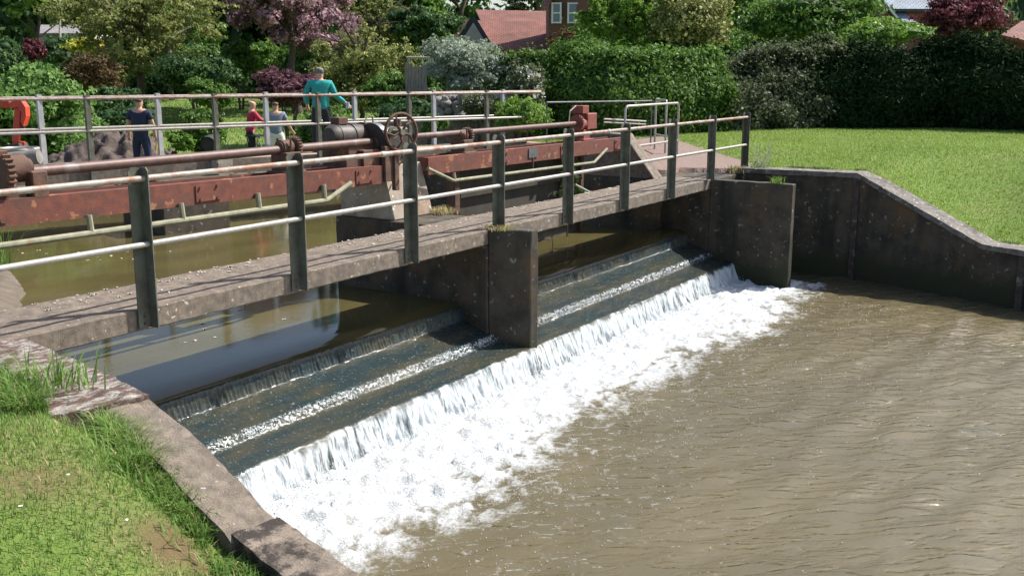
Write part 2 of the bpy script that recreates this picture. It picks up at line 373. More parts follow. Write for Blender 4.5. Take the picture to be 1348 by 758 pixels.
def tree(name, px0, px1, py0, py1, dist, kind, label, n=9000, leaf=.12, k=16, lr=.36, group=None, tr=.14, trunkpx=None, limbs=7, cat='tree', core=.6, spread=.2, low=-.75, asp=.55, flowers=None):
    c = atd((px0+px1)/2, (py0+py1)/2, dist); s = dist/FPX; rx = (px1-px0)/2*s; rz = (py1-py0)/2*s
    t = atd(trunkpx if trunkpx is not None else (px0+px1)/2, 110, dist); gz = ground_z(t.x, t.y); base = Vector((t.x, t.y, gz-.1))
    C, Rr = ell_lumps((c.x, c.y, c.z), (rx*.9, rx*.9, rz), k, lr, low); C = [tuple(c[i]+(q[i]-c[i])*.85 for i in range(3)) for q in C]
    if k >= 24:                          # several overlapping masses instead of one round head
        C, Rr = [], []
        for j in range(5):
            a_ = j*2.4+random.random(); o_ = (rx*.50*math.cos(a_)*random.uniform(.6, 1.1), rx*.50*math.sin(a_), rz*random.uniform(-.55, .5)); f_ = random.uniform(.42, .66)
            c2_, r2_ = ell_lumps((c.x+o_[0], c.y+o_[1], c.z+o_[2]), (rx*f_, rx*f_, rz*f_*.9), max(6, k//4), lr*1.25, low); C += c2_[:-1]; Rr += r2_[:-1]
    root = thing(name, (base.x, base.y, gz), label, cat, group)
    link('crown', lumps_mesh('crown', C, Rr, n, leaf, asp, core, spread), L[kind], root)
    if flowers:
        P = np.array(C)[rng.integers(0, len(C), flowers[1])]; D = rng.normal(0, 1, P.shape); D /= np.linalg.norm(D, axis=1)[:, None]
        RR = np.array([q for q in Rr])[rng.integers(0, len(Rr), flowers[1])]
        V, F = leaves(P+D*RR*1.05, D, flowers[2], .8)
        link('blossom', np_mesh('blossom', V, F, rng.random(len(F))), L[flowers[0]], root)
    mb = MB(); trunk_mb(mb, base, (c.x, c.y, c.z+rz*.3), tr, rx, limbs); auto(mb.build('trunk', M['bark'], root), 60)
    return root
def hedge(name, segs, kind, label, n, leaf, group=None, thick=1.2, cat='hedge', base_z=None, amp=.18, asp=.5, k_per=1.6, core=.8, trim=False, stuff=False):
    """segs: list of (x, y, z_top) ; a wall of lumps along the line"""
    if not stuff: segs = [(x, y, z-.16-amp*.75) for x, y, z in segs]
    S_ = np.array([(x, y, z, ground_z(x, y)) for x, y, z in segs]); dl = np.hypot(np.diff(S_[:, 0]), np.diff(S_[:, 1])); sl_ = np.concatenate([[0], np.cumsum(dl)]); Ltot = sl_[-1]
    sd_ = random.randint(0, 900)
    def surf(u, v, shrink=0.):
        """u along (m, runs past the ends), v 0..1 round the section front foot - top - back foot"""
        uc = np.clip(u, 0, Ltot); x = np.interp(uc, sl_, S_[:, 0]); y = np.interp(uc, sl_, S_[:, 1]); zt = np.interp(uc, sl_, S_[:, 2]); zb = np.interp(uc, sl_, S_[:, 3])
        e = .75; tx = np.interp(np.clip(uc+e, 0, Ltot), sl_, S_[:, 0])-np.interp(np.clip(uc-e, 0, Ltot), sl_, S_[:, 0]); ty = np.interp(np.clip(uc+e, 0, Ltot), sl_, S_[:, 1])-np.interp(np.clip(uc-e, 0, Ltot), sl_, S_[:, 1])
        ln = np.hypot(tx, ty)+1e-9; tx /= ln; ty /= ln; a_ = (v-.5)*2; h = zt-zb
        pw = 5. if trim else 2.6
        cx = np.sign(a_)*np.abs(a_)**.6; side = np.clip(np.abs(a_)*1.6, 0, 1)*np.sign(a_); top = np.where(np.abs(a_) < .36, 1, 1-(np.abs(a_)-.36)/.64)
        rnd = (1-np.abs(np.clip(np.abs(a_)/.40, 0, 1))**pw*0); hw = thick/2*(1-.25*(top > .8)*(1 if not trim else .3)*(np.abs(a_) > .2))-shrink
        endf = np.sqrt(np.clip(1-np.clip((np.abs(u-uc))/(thick/2), 0, 1)**2, 0, 1)); hw = hw*endf
        n1 = fbm(u*.55+3, v*5, 3, sd_)-.5; n2 = fbm(u*2.1, v*16, 3, sd_+9)-.5; dsp = amp*(3.2*n1+1.9*n2)
        off_ = side*(hw+dsp*np.clip(np.abs(a_)*2, 0, 1)); zz = zb+(h-shrink)*top+dsp*(top > .75)*1.0
        ex = (u-uc); Pn = np.stack([x+tx*ex-ty*off_, y+ty*ex+tx*off_, zz], 1)
        Nn = np.stack([-ty*side*(top < .98)+tx*np.sign(ex)*(np.abs(ex) > 1e-6), tx*side*(top < .98)+ty*np.sign(ex)*(np.abs(ex) > 1e-6), .25+.9*(top > .95)], 1); return Pn, Nn
    u = rng.uniform(-thick/2, Ltot+thick/2, n); v = rng.random(n)
    nt_ = n//14; tu_ = rng.uniform(-thick/2, Ltot+thick/2, nt_); tv_ = rng.random(nt_); q_ = rng.integers(0, nt_, n); bare_ = rng.random(n) < .45
    TP, TN = surf(tu_, tv_); Pu, Nu = surf(u, v); jit_ = rng.normal(0, 1, (n, 3))*.10*(leaf/.05)
    P = np.where(bare_[:, None], Pu, TP[q_]+jit_)-np.where(bare_[:, None], Nu, TN[q_])*(rng.exponential(.06, n)-.09)[:, None]
    D = np.where(bare_[:, None], Nu, TN[q_]); tint = np.clip(rng.beta(2, 2.6, n)+.28*(fbm(P[:, 0]*.7+P[:, 1]*.7, P[:, 2]*1.1, 3, sd_+3)-.5)+rng.normal(0, .12, nt_)[q_], 0, 1)
    V, F = leaves(P, D, leaf, asp); F3 = np.concatenate([F[:, [0, 1, 2]], F[:, [0, 2, 3]]]); T3 = np.concatenate([tint, tint])
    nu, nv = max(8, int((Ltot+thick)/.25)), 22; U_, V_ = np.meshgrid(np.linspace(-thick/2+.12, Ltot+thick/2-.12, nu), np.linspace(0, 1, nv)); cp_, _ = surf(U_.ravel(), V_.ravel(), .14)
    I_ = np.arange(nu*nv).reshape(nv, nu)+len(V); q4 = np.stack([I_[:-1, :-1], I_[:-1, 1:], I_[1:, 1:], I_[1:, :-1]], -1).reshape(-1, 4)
    F3 = np.concatenate([F3, q4[:, [0, 1, 2]], q4[:, [0, 2, 3]]]); T3 = np.concatenate([T3, np.full(2*len(q4), .1)]); V = np.concatenate([V, cp_])  # inner sheet added to block light, dark tint painted as interior shade
    x0, y0, _ = segs[0]
    if stuff:
        o = link(name, np_mesh(name, V, F3, T3), L[kind]); return tag(o, label, cat, kind='stuff')
    root = thing(name, (x0, y0, ground_z(x0, y0)), label, cat, group)
    link('foliage', np_mesh('foliage', V, F3, T3), L[kind], root)
    mb = MB()
    for (xa, ya, _) in segs: mb.tube([(xa, ya, ground_z(xa, ya)-.1), (xa+.05, ya, ground_z(xa, ya)+1.2)], [.06, .04], 6)
    mb.build('stem', M['bark'], root)
    return root

# ------------------------------------------------------------------ terrain
ZP, ZU, ZD = -1.8, -.95, -.03            # pool water, river water, footbridge deck
LW = [(-1.02, .06, -.07), (-1.5, -1.8, -.07), (-1.64, -2.4, -.16), (-1.71, -2.8, -.32), (-1.72, -3.05, -.45), (-1.9, -3.72, -.5), (-2.7, -6.2, -.52), (-5.2, -14, -.55)]
RW = [(13.25, 0, .08), (13.35, -2.15, .09), (12.5, -4.38, -.86), (12.2, -5.05, -.87), (11.3, -8, -.87), (9.5, -14, -.87)]
POLY_D = [(-1.1, 1.0)]+[(x-.12, y) for x, y, z in LW]+[(-5.2, -16), (9.5, -16)]+[(x+.12, y) for x, y, z in RW[::-1]]+[(13.3, .1), (12.9, 1.0)]
POLY_U = [(-1.1, .9), (-.5, 1.4), (1.3, 4.0), (1.9, 4.9), (2.4, 5.6), (2.9, 6.6), (3.2, 7.6), (2.2, 9.2), (-2, 12.5), (-9, 18), (-7, 21), (1, 16), (5, 13.2), (9, 11.7), (12.2, 10.6), (13.6, 9.6), (13.3, 6.0), (12.4, 3.2), (12.2, .9)]
def poly_sd(px, py, poly):
    p = np.array(poly, float); q = np.roll(p, -1, 0); d = np.full(px.shape, 1e9); ins = np.zeros(px.shape, bool)
    for (ax, ay), (bx, by) in zip(p, q):
        ex, ey = bx-ax, by-ay; t = np.clip(((px-ax)*ex+(py-ay)*ey)/(ex*ex+ey*ey+1e-12), 0, 1)
        d = np.minimum(d, np.hypot(px-ax-ex*t, py-ay-ey*t))
        c = ((ay > py) != (by > py)); ins ^= c & (px < (bx-ax)*(py-ay)/((by-ay) if by != ay else 1e-9)+ax)
    return np.where(ins, -d, d)
def height(x, y):
    x = np.asarray(x, float); y = np.asarray(y, float)
    # near left bank, beside the wing wall
    wy = np.interp(-y, [-.06, 1.8, 2.4, 2.8, 3.05, 3.72, 6.2, 14], [z for _, _, z in LW])
    wx = np.interp(-y, [-.06, 1.8, 2.4, 2.8, 3.05, 3.72, 6.2, 14], [a for a, _, _ in LW])
    dl = np.clip(wx-.24-x, 0, None)
    left = np.minimum(wy-.03+.17*dl-.07*(dl < .25), .14)+.035*(fbm(x*1.1+9, y*1.1, 3)-.5)
    # left bank upstream: mud spit then lawn
    spit = -.80+.10*np.clip(2.2-x, 0, None)-.0*y; spit = np.minimum(spit+.05*(fbm(x*2, y*2, 3)-.5), -.05)
    left = left*(1-sstep(.2, 1.6, y))+spit*sstep(.2, 1.6, y)
    # right bank lawn
    wr = np.interp(-y, [0, 2.15, 4.38, 5.05, 8, 14], [z for _, _, z in RW])
    xr = np.interp(-y, [0, 2.15, 4.38, 5.05, 8, 14], [a for a, _, _ in RW])
    dr = np.clip(x-xr-.45, 0, None); t = sstep(0, 5.5, dr)
    right = (wr-.03)*(1-t)+(.16+.012*np.clip(x-16, 0, 40))*t+.05*(fbm(x*.35, y*.35, 3, 5)-.5)*sstep(.3, 2, dr)
    side = sstep(3, 10, x)
    near = left*(1-side)+right*side
    # far garden, rising away from the river
    d = (x+5.2)*.67+(y+6.68)*.742
    far = -.55+.034*np.clip(d-27, 0, None)+.12*(fbm(x*.25, y*.25, 3, 2)-.5)+sstep(60, 140, d)*1.0
    wf = sstep(0, 7, y-(14.6-.62*x)) if False else sstep(-.8, 1.6, (y-9.6)+.45*(x-13.6))
    land = near*(1-wf)+far*wf
    sd = poly_sd(x, y, POLY_D); su = poly_sd(x, y, POLY_U)
    zd = np.where(sd < 0, -2.5, land)
    tu = sstep(-1.2, .45, su); zu = -1.35*(1-tu)+land*tu
    rightup = (x > 11) & (y < 7.5); zu = np.where(rightup, np.where(su < .05, -1.35, land), zu)
    out = np.where((y < 1.0) | (sd < 0), zd, zu)
    out = np.where((y >= 1.0) & (su < 0), np.minimum(out, -1.06), out)
    r = np.hypot(x, y)
    return out
def ground_z(x, y): return float(height(np.array([x]), np.array([y]))[0])
def axis(fine0, fine1, step, far, grow=1.18):
    a = list(np.arange(fine0, fine1+1e-6, step)); s = step; v = a[-1]
    while v < far: s *= grow; v += s; a.append(v)
    s = step; v = a[0]; pre = []
    while v > -far: s *= grow; v -= s; pre.append(v)
    return np.array(pre[::-1]+a)
WORN = [(-2.28, -2.93, .13, .17, 1.25), (-2.2, -3.2, .10, .12, .9), (-2.62, -2.35, .34, .16, .75), (-3.05, -2.0, .25, .15, .6), (-2.75, -3.6, .12, .12, .6)]
gx = axis(-6, 20, .14, 3000); gy = axis(-9, 15, .14, 3000)
X, Y = np.meshgrid(gx, gy); Z = height(X, Y)
nx, ny = len(gx), len(gy); I = np.arange(nx*ny).reshape(ny, nx)
F = np.stack([I[:-1, :-1], I[:-1, 1:], I[1:, 1:], I[1:, :-1]], -1).reshape(-1, 4)
me = np_mesh('ground', np.stack([X, Y, Z], -1).reshape(-1, 3), F)
# vertex weights: how bare / muddy / path-like the soil is
bare = np.zeros(X.shape)
sdU = poly_sd(X, Y, POLY_U)
bare = np.maximum(bare, 1-sstep(.2, 1.4, sdU)*1.0) * (Y > .8)
bare = np.maximum(bare, (X < 4)*(Y > .9)*(Y < 9)*1.0)
path = sstep(12.2, 12.6, X)*(1-sstep(13.9, 14.9, X+.8*(fbm(X*1.5, Y*1.5, 3)-.5)-1.2*Y))*sstep(-.6, .1, Y)*(1-sstep(4.5, 6, Y))
farp = sstep(56, 57, (X+5.2)*.67+(Y+6.68)*.742)*(1-sstep(62, 63, (X+5.2)*.67+(Y+6.68)*.742))
worn = sum(w_*np.exp(-(((X-a_)/r_)**2+((Y-b_)/q_)**2)) for a_, b_, r_, q_, w_ in WORN)
a = me.attributes.new('mud', 'FLOAT', 'POINT'); a.data.foreach_set('value', np.clip(bare, 0, 1).astype(np.float32).ravel())
a = me.attributes.new('path', 'FLOAT', 'POINT'); a.data.foreach_set('value', np.clip(np.maximum(path, farp*.8), 0, 1).astype(np.float32).ravel())
a = me.attributes.new('worn', 'FLOAT', 'POINT'); a.data.foreach_set('value', np.clip(worn, 0, 1).astype(np.float32).ravel())
def ground_mat():
    m = bpy.data.materials.new('lawn_and_soil'); m.use_nodes = True; n = m.node_tree.nodes; l = m.node_tree.links; p = n['Principled BSDF']
    tc = n.new('ShaderNodeTexCoord')
    def nz(s, d=6, r=.6):
        q = n.new('ShaderNodeTexNoise'); q.inputs['Scale'].default_value = s; q.inputs['Detail'].default_value = d; q.inputs['Roughness'].default_value = r; l.new(tc.outputs['Object'], q.inputs[0]); return q.outputs[0]
    def mr(v, a_, b_):
        q = n.new('ShaderNodeMapRange'); q.inputs[1].default_value = a_; q.inputs[2].default_value = b_; l.new(v, q.inputs[0]); return q.outputs[0]
    def mix(a_, b_, f):
        x = n.new('ShaderNodeMix'); x.data_type = 'RGBA'
        for s_, v in ((x.inputs[6], a_), (x.inputs[7], b_)):
            if isinstance(v, tuple): s_.default_value = (*v, 1)
            else: l.new(v, s_)
        l.new(f, x.inputs[0]); return x.outputs[2]
    def attr(k): q = n.new('ShaderNodeAttribute'); q.attribute_name = k; return q.outputs['Fac']
    g = mix((.10, .175, .03), (.19, .265, .06), mr(nz(14, 8, .75), .35, .65))
    g = mix(g, (.21, .22, .08), mr(nz(1.1, 5), .5, .75))
    g = mix(g, (.055, .085, .02), mr(nz(60, 3), .55, .75))
    g = mix(g, (.16, .095, .06), attr('worn'))
    mud = mix((.12, .098, .078), (.18, .15, .12), mr(nz(5, 6), .35, .65))
    pth = mix((.20, .14, .12), (.30, .225, .195), mr(nz(30, 4), .35, .65))
    c = mix(g, mud, attr('mud')); c = mix(c, pth, attr('path'))
    l.new(c, p.inputs['Base Color']); p.inputs['Roughness'].default_value = .95; p.inputs['Specular IOR Level'].default_value = .2
    b = n.new('ShaderNodeBump'); b.inputs['Distance'].default_value = .03; l.new(nz(35, 6, .7), b.inputs['Height']); l.new(b.outputs[0], p.inputs['Normal'])
    return m
g_ = link('ground', me, ground_mat(), smooth=True); tag(g_, 'grass banks, muddy spit and garden ground around the river', kind='structure')

# ------------------------------------------------------------------ water
def water_mat(name, col, rough, b1, s1, b2=0, s2=1, foam=False, stretch=(1, 1, 1), var=None, fleck=0, ridge=0):
    m = bpy.data.materials.new(name); m.use_nodes = True; n = m.node_tree.nodes; l = m.node_tree.links; p = n['Principled BSDF']
    tc = n.new('ShaderNodeTexCoord'); mp = n.new('ShaderNodeMapping'); l.new(tc.outputs['Object'], mp.inputs[0]); mp.inputs['Scale'].default_value = stretch
    def nz(s, d=3, r=.5, src=None):
        q = n.new('ShaderNodeTexNoise'); q.inputs['Scale'].default_value = s; q.inputs['Detail'].default_value = d; q.inputs['Roughness'].default_value = r; l.new(src or mp.outputs[0], q.inputs[0]); return q.outputs[0]
    def mr(v, a_, b_, c_=0., d_=1.):
        q = n.new('ShaderNodeMapRange'); q.inputs[1].default_value = a_; q.inputs[2].default_value = b_; q.inputs[3].default_value = c_; q.inputs[4].default_value = d_; l.new(v, q.inputs[0]); return q.outputs[0]
    def mix(a_, b_, f):
        x = n.new('ShaderNodeMix'); x.data_type = 'RGBA'
        for s_, v in ((x.inputs[6], a_), (x.inputs[7], b_)):
            if isinstance(v, tuple): s_.default_value = (*v, 1)
            else: l.new(v, s_)
        l.new(f, x.inputs[0]); return x.outputs[2]
    c = mix(col, var or tuple(v*1.25 for v in col), mr(nz(.6, 4), .35, .65))
    h1 = nz(s1, 4, .55)
    if ridge:
        rp = n.new('ShaderNodeMapping'); rp.inputs['Rotation'].default_value = (0, 0, R(48)); rp.inputs['Scale'].default_value = (.9, 3.4, 1); rp.vector_type = 'POINT'
        r0_ = n.new('ShaderNodeMapping'); r0_.inputs['Rotation'].default_value = (0, 0, R(48)); l.new(tc.outputs['Object'], r0_.inputs[0]); rp.inputs['Rotation'].default_value = (0, 0, 0); l.new(r0_.outputs[0], rp.inputs[0])
        q = n.new('ShaderNodeTexNoise'); q.inputs['Scale'].default_value = 1.7; q.inputs['Detail'].default_value = 3; q.inputs['Roughness'].default_value = .45; q.inputs['Distortion'].default_value = .35; l.new(rp.outputs[0], q.inputs[0])
        sb1 = n.new('ShaderNodeMath'); sb1.operation = 'SUBTRACT'; l.new(q.outputs[0], sb1.inputs[0]); sb1.inputs[1].default_value = .5
        ab = n.new('ShaderNodeMath'); ab.operation = 'ABSOLUTE'; l.new(sb1.outputs[0], ab.inputs[0])
        rr_ = mr(ab.outputs[0], 0, .075); ad = n.new('ShaderNodeMath'); ad.operation = 'MULTIPLY_ADD'; l.new(rr_, ad.inputs[0]); ad.inputs[1].default_value = ridge; l.new(h1, ad.inputs[2]); h1 = ad.outputs[0]
    bp = n.new('ShaderNodeBump'); bp.inputs['Distance'].default_value = b1; bp.inputs['Strength'].default_value = 1; l.new(h1, bp.inputs['Height'])
    last = bp
    if b2:
        b = n.new('ShaderNodeBump'); b.inputs['Distance'].default_value = b2; l.new(nz(s2, 5, .6), b.inputs['Height']); l.new(bp.outputs[0], b.inputs['Normal']); last = b
    cw = c
    if foam:
        at_ = n.new('ShaderNodeAttribute'); at_.attribute_name = 'foam'
        # foam weight + fine noise, thresholded so that the edge breaks into lace
        ns = nz(13, 10, .80, tc.outputs['Object']); sm = n.new('ShaderNodeMath'); sm.operation = 'ADD'; l.new(at_.outputs['Fac'], sm.inputs[0])
        s2_ = n.new('ShaderNodeMath'); s2_.operation = 'MULTIPLY_ADD'; l.new(ns, s2_.inputs[0]); s2_.inputs[1].default_value = 1.5; s2_.inputs[2].default_value = -.75
        l.new(s2_.outputs[0], sm.inputs[1]); f = mr(sm.outputs[0], .36, .82)
    # murk scatters light from below the surface (not shaded by the ripples); only the mirror follows the ripples
    out = n['Material Output']; df = n.new('ShaderNodeBsdfDiffuse'); cz = n.new('ShaderNodeCombineXYZ'); cz.inputs[2].default_value = 1; l.new(cz.outputs[0], df.inputs['Normal']); l.new(cw, df.inputs[0])
    gl = n.new('ShaderNodeBsdfGlossy'); gl.inputs['Roughness'].default_value = rough; l.new(last.outputs[0], gl.inputs['Normal'])
    fr = n.new('ShaderNodeFresnel'); fr.inputs[0].default_value = 1.45; l.new(last.outputs[0], fr.inputs['Normal'])
    mx = n.new('ShaderNodeMixShader'); l.new(fr.outputs[0], mx.inputs[0]); l.new(df.outputs[0], mx.inputs[1]); l.new(gl.outputs[0], mx.inputs[2])
    if foam:
        fd = n.new('ShaderNodeBsdfDiffuse'); fd.inputs[0].default_value = (.63, .655, .67, 1); fb_ = n.new('ShaderNodeBump'); fb_.inputs['Distance'].default_value = .045; l.new(nz(22, 6, .7, tc.outputs['Object']), fb_.inputs['Height']); l.new(fb_.outputs[0], fd.inputs['Normal'])
        m3 = n.new('ShaderNodeMixShader'); l.new(f, m3.inputs[0]); l.new(mx.outputs[0], m3.inputs[1]); l.new(fd.outputs[0], m3.inputs[2]); l.new(m3.outputs[0], out.inputs[0])
    else: l.new(mx.outputs[0], out.inputs[0])
    n.remove(p)
    return m
def grid_mesh(name, xs, ys, zf, attrs=None):
    X, Y = np.meshgrid(xs, ys); Z = zf(X, Y); nx, ny = len(xs), len(ys); I = np.arange(nx*ny).reshape(ny, nx)
    F = np.stack([I[:-1, :-1], I[:-1, 1:], I[1:, 1:], I[1:, :-1]], -1).reshape(-1, 4)
    me = np_mesh(name, np.stack([X, Y, Z], -1).reshape(-1, 3), F)
    if attrs:
        for k, fn in attrs.items():
            a = me.attributes.new(k, 'FLOAT', 'POINT'); a.data.foreach_set('value', np.asarray(fn(X, Y), np.float32).ravel())
    return me
# pool below the weir
xs = np.arange(-5.3, 13.5, .045); ys = np.concatenate([np.arange(-16, -7, .12), np.arange(-7, -2.6, .045), np.arange(-2.6, -.52, .026), [-.50]])
def foam_edge(X):   # y of the outer foam edge
    e = -1.10-.62*fbm(X*.8, X*0+3, 3)-.45*sstep(3.4, 1.0, X)*1.0*fbm(X*2.3, X*0+1, 2)-.25*sstep(7.0, 8.5, X)*(1-sstep(9.5, 11, X))
    return e
def foamw(X, Y):
    e = foam_edge(X)+.30*(fbm(X*3.5, Y*3.5, 5, 3)-.5); w = sstep(e-1.15, e+.45, Y)
    st = .52*sstep(.54, .70, fbm(X*1.4+Y*.8, Y*5, 4, 9))*sstep(e-1.3, e-.1, Y)      # drifting streaks
    # the far end curls round the abutment and leaves a trail under the wing wall
    tail = .5*np.exp(-((X-12.0)/.9)**2)*sstep(-2.3, -1.6, Y)
    w = w*(1.04-.50*sstep(.45, .70, fbm(X*5.5, Y*8, 5, 71))*sstep(-1.0, -1.6, Y))
    out = np.maximum(np.maximum(w, st), tail)
    dots = .43*sstep(.74, .80, vn(X*16, Y*16, 4))*sstep(-4.6, -2.2, Y)
    return np.maximum(out, dots)*(X < 12.6)
def poolz(X, Y):
    w = foamw(X, Y)
    g = np.random.default_rng(3); rip = 0*X; env = .45+1.1*fbm(X*.5, Y*.5, 3, 14)
    wx_ = X+.25*fbm(X*1.1, Y*1.1, 2, 15); wy_ = Y+.25*fbm(X*1.1+7, Y*1.1, 2, 16)
    for k in range(26):
        lam = .13*(5.0**g.random()); an = g.normal(-1.95, .6); kx = 2*math.pi/lam
        rip = rip+lam**.9*.0105*np.sin(kx*(wx_*math.cos(an)+wy_*math.sin(an))+g.random()*6.3)
    rip = rip*env*.34
    boil = sstep(.35, 1, w)*(.15*(fbm(X*4, Y*4, 5, 13)-.38)+.06*(vn(X*15, Y*15, 6)-.5)+.03*(vn(X*31, Y*31, 8)-.5))
    return ZP+rip*1.3+boil
me = grid_mesh('pool', xs, ys, poolz, {'foam': foamw})
pool = link('water', me, water_mat('pool_water', (.098, .082, .045), .03, .010, 7, .006, 30, ridge=.9, foam=True, stretch=(.75, 1.5, 1)), smooth=True)
tag(pool, 'brown rippled pool with white foam below the weir', kind='structure')
# river above the weir: calm sheet drawn down to the first sill
xs = np.arange(-9.5, 13.9, .12); ys = np.concatenate([np.arange(.46, 1.4, .04), np.arange(1.4, 21, .12)])
def rivz(X, Y): return ZU-.05*np.exp(-(Y-.46)/.16)+.002*(fbm(X*1.5, Y*4, 3)-.5)
me = grid_mesh('river', xs, ys, rivz)
riv = link('river_water', me, water_mat('river_water', (.075, .064, .026), .03, .0016, 2.0, .0006, 14, stretch=(.8, 1.6, 1), var=(.11, .092, .036)), smooth=True)
tag(riv, 'still olive river water held above the weir', kind='structure')

# water running over the steps of the weir
PROF = [(.47, -1.0), (.445, -1.02), (.43, -1.06), (.415, -1.13), (.395, -1.175), (.36, -1.195), (.25, -1.235), (.15, -1.27), (.07, -1.30), (.02, -1.32),
        (-.005, -1.335), (-.03, -1.36), (-.055, -1.39), (-.09, -1.405), (-.17, -1.42), (-.27, -1.435), (-.36, -1.45), (-.41, -1.458), (-.44, -1.475),
        (-.465, -1.51), (-.485, -1.56), (-.505, -1.63), (-.53, -1.70), (-.56, -1.77), (-.62, -1.84)]
def resample(P, step):
    out = []; 
    for (a, b), (c, d) in zip(P[:-1], P[1:]):
        k = max(1, int(math.hypot(c-a, d-b)/step))
        out += [(a+(c-a)*i/k, b+(d-b)*i/k) for i in range(k)]
    return np.array(out+[P[-1]])
pr = resample(PROF, .016); xs = np.arange(-1.6, 12.1, .016)
X, T = np.meshgrid(xs, np.arange(len(pr))); PY = pr[:, 0][T]; PZ = pr[:, 1][T]
fall = sstep(-.43, -.56, PY); sill = sstep(.45, .42, PY)*sstep(.36, .40, PY); lip = np.exp(-((PY+.02)/.034)**2)*(.35+.9*fbm(X*1.7, PY*0+1, 3, 77))
col = fbm(X*7, PZ*2.2+PY*2, 4, 21)-.5; fine = fbm(X*26, PZ*7, 3, 22)-.5
rag = .10*(fbm(X*1.3, X*0+2, 3, 23)-.5)
PYd = PY+rag*sstep(-.3, -.5, PY)*.5-fall*(.12*col+.06*fine)-sill*(.010*np.sin(X*2*math.pi/.05+1.2*np.sin(X*9))+.03*fine)
PZd = PZ+lip*.018*(fbm(X*20, PY*40, 3, 25)-.3)+.012*(fbm(X*6+PY*9, PY*14, 4, 26)-.5)*(1-fall)+fall*.03*fine
shape = X.shape; Iq = np.arange(X.size).reshape(shape)
F = np.stack([Iq[:-1, :-1], Iq[:-1, 1:], Iq[1:, 1:], Iq[1:, :-1]], -1).reshape(-1, 4)
me = np_mesh('weir_water', np.stack([X, PYd, PZd], -1).reshape(-1, 3), F)
a = me.attributes.new('fall', 'FLOAT', 'POINT'); a.data.foreach_set('value', sstep(-.425, -.475, PY+.07*col+.04*fine).astype(np.float32).ravel())
a = me.attributes.new('lip', 'FLOAT', 'POINT'); a.data.foreach_set('value', lip.astype(np.float32).ravel())
a = me.attributes.new('sill', 'FLOAT', 'POINT'); a.data.foreach_set('value', (sill*(.5+.5*np.sin(X*2*math.pi/.05+1.2*np.sin(X*9)))).astype(np.float32).ravel())
def weir_mat():
    m = bpy.data.materials.new('weir_water'); m.use_nodes = True; n = m.node_tree.nodes; l = m.node_tree.links; p = n['Principled BSDF']
    tc = n.new('ShaderNodeTexCoord')
    def mapn(sc, s, d=5, r=.6):
        mp = n.new('ShaderNodeMapping'); mp.inputs['Scale'].default_value = sc; l.new(tc.outputs['Object'], mp.inputs[0])
        q = n.new('ShaderNodeTexNoise'); q.inputs['Scale'].default_value = s; q.inputs['Detail'].default_value = d; q.inputs['Roughness'].default_value = r; l.new(mp.outputs[0], q.inputs[0]); return q.outputs[0]
    def mr(v, a_, b_, c_=0., d_=1.):
        q = n.new('ShaderNodeMapRange'); q.inputs[1].default_value = a_; q.inputs[2].default_value = b_; q.inputs[3].default_value = c_; q.inputs[4].default_value = d_; l.new(v, q.inputs[0]); return q.outputs[0]
    def op(o, a_, b_):
        q = n.new('ShaderNodeMath'); q.operation = o
        for i, v in enumerate((a_, b_)):
            if isinstance(v, (int, float)): q.inputs[i].default_value = v
            else: l.new(v, q.inputs[i])
        q.use_clamp = False; return q.outputs[0]
    def attr(k): q = n.new('ShaderNodeAttribute'); q.attribute_name = k; return q.outputs['Fac']
    st = mapn((1, .10, .13), 34, 7, .75)                 # streaks down the fall
    wf = op('MULTIPLY', attr('fall'), mr(op('ADD', st, op('MULTIPLY', mapn((1, .5, .5), 4, 4, .6), .5)), .60, .76, .12, 1))
    fl = mr(mapn((1, 1, 1), 34, 6, .7), .60, .70)         # flecks of foam on the treads
    lp = op('MULTIPLY', attr('lip'), mr(mapn((1, 1, 1), 30, 3, .6), .53, .58))  # white specks along the step lip, painted as sun glints
    sl = op('MULTIPLY', op('MULTIPLY', attr('sill'), mr(mapn((1, .3, .3), 30, 4, .7), .45, .75)), .09)
    w = op('MAXIMUM', op('MAXIMUM', wf, op('MULTIPLY', fl, .45)), op('MAXIMUM', lp, sl)); w2 = mr(w, 0, 1)
    x = n.new('ShaderNodeMix'); x.data_type = 'RGBA'; y = n.new('ShaderNodeMix'); y.data_type = 'RGBA'
    x.inputs[6].default_value = (.020, .034, .038, 1); x.inputs[7].default_value = (.048, .048, .034, 1); l.new(mr(mapn((.5, 3, 1), 2.2), .4, .6), x.inputs[0])
    l.new(x.outputs[2], y.inputs[6]); y.inputs[7].default_value = (.52, .56, .58, 1); l.new(w2, y.inputs[0]); l.new(y.outputs[2], p.inputs['Base Color'])
    p.inputs['IOR'].default_value = 1.33; l.new(mr(w2, 0, 1, .07, .6), p.inputs['Roughness'])
    b = n.new('ShaderNodeBump'); b.inputs['Distance'].default_value = .012; l.new(mapn((1, .6, .3), 30, 5, .6), b.inputs['Height']); l.new(b.outputs[0], p.inputs['Normal'])
    return m
ww = link('weir_water', me, weir_mat(), smooth=True); tag(ww, 'water running over the steps of the weir and down its white fall', kind='structure')
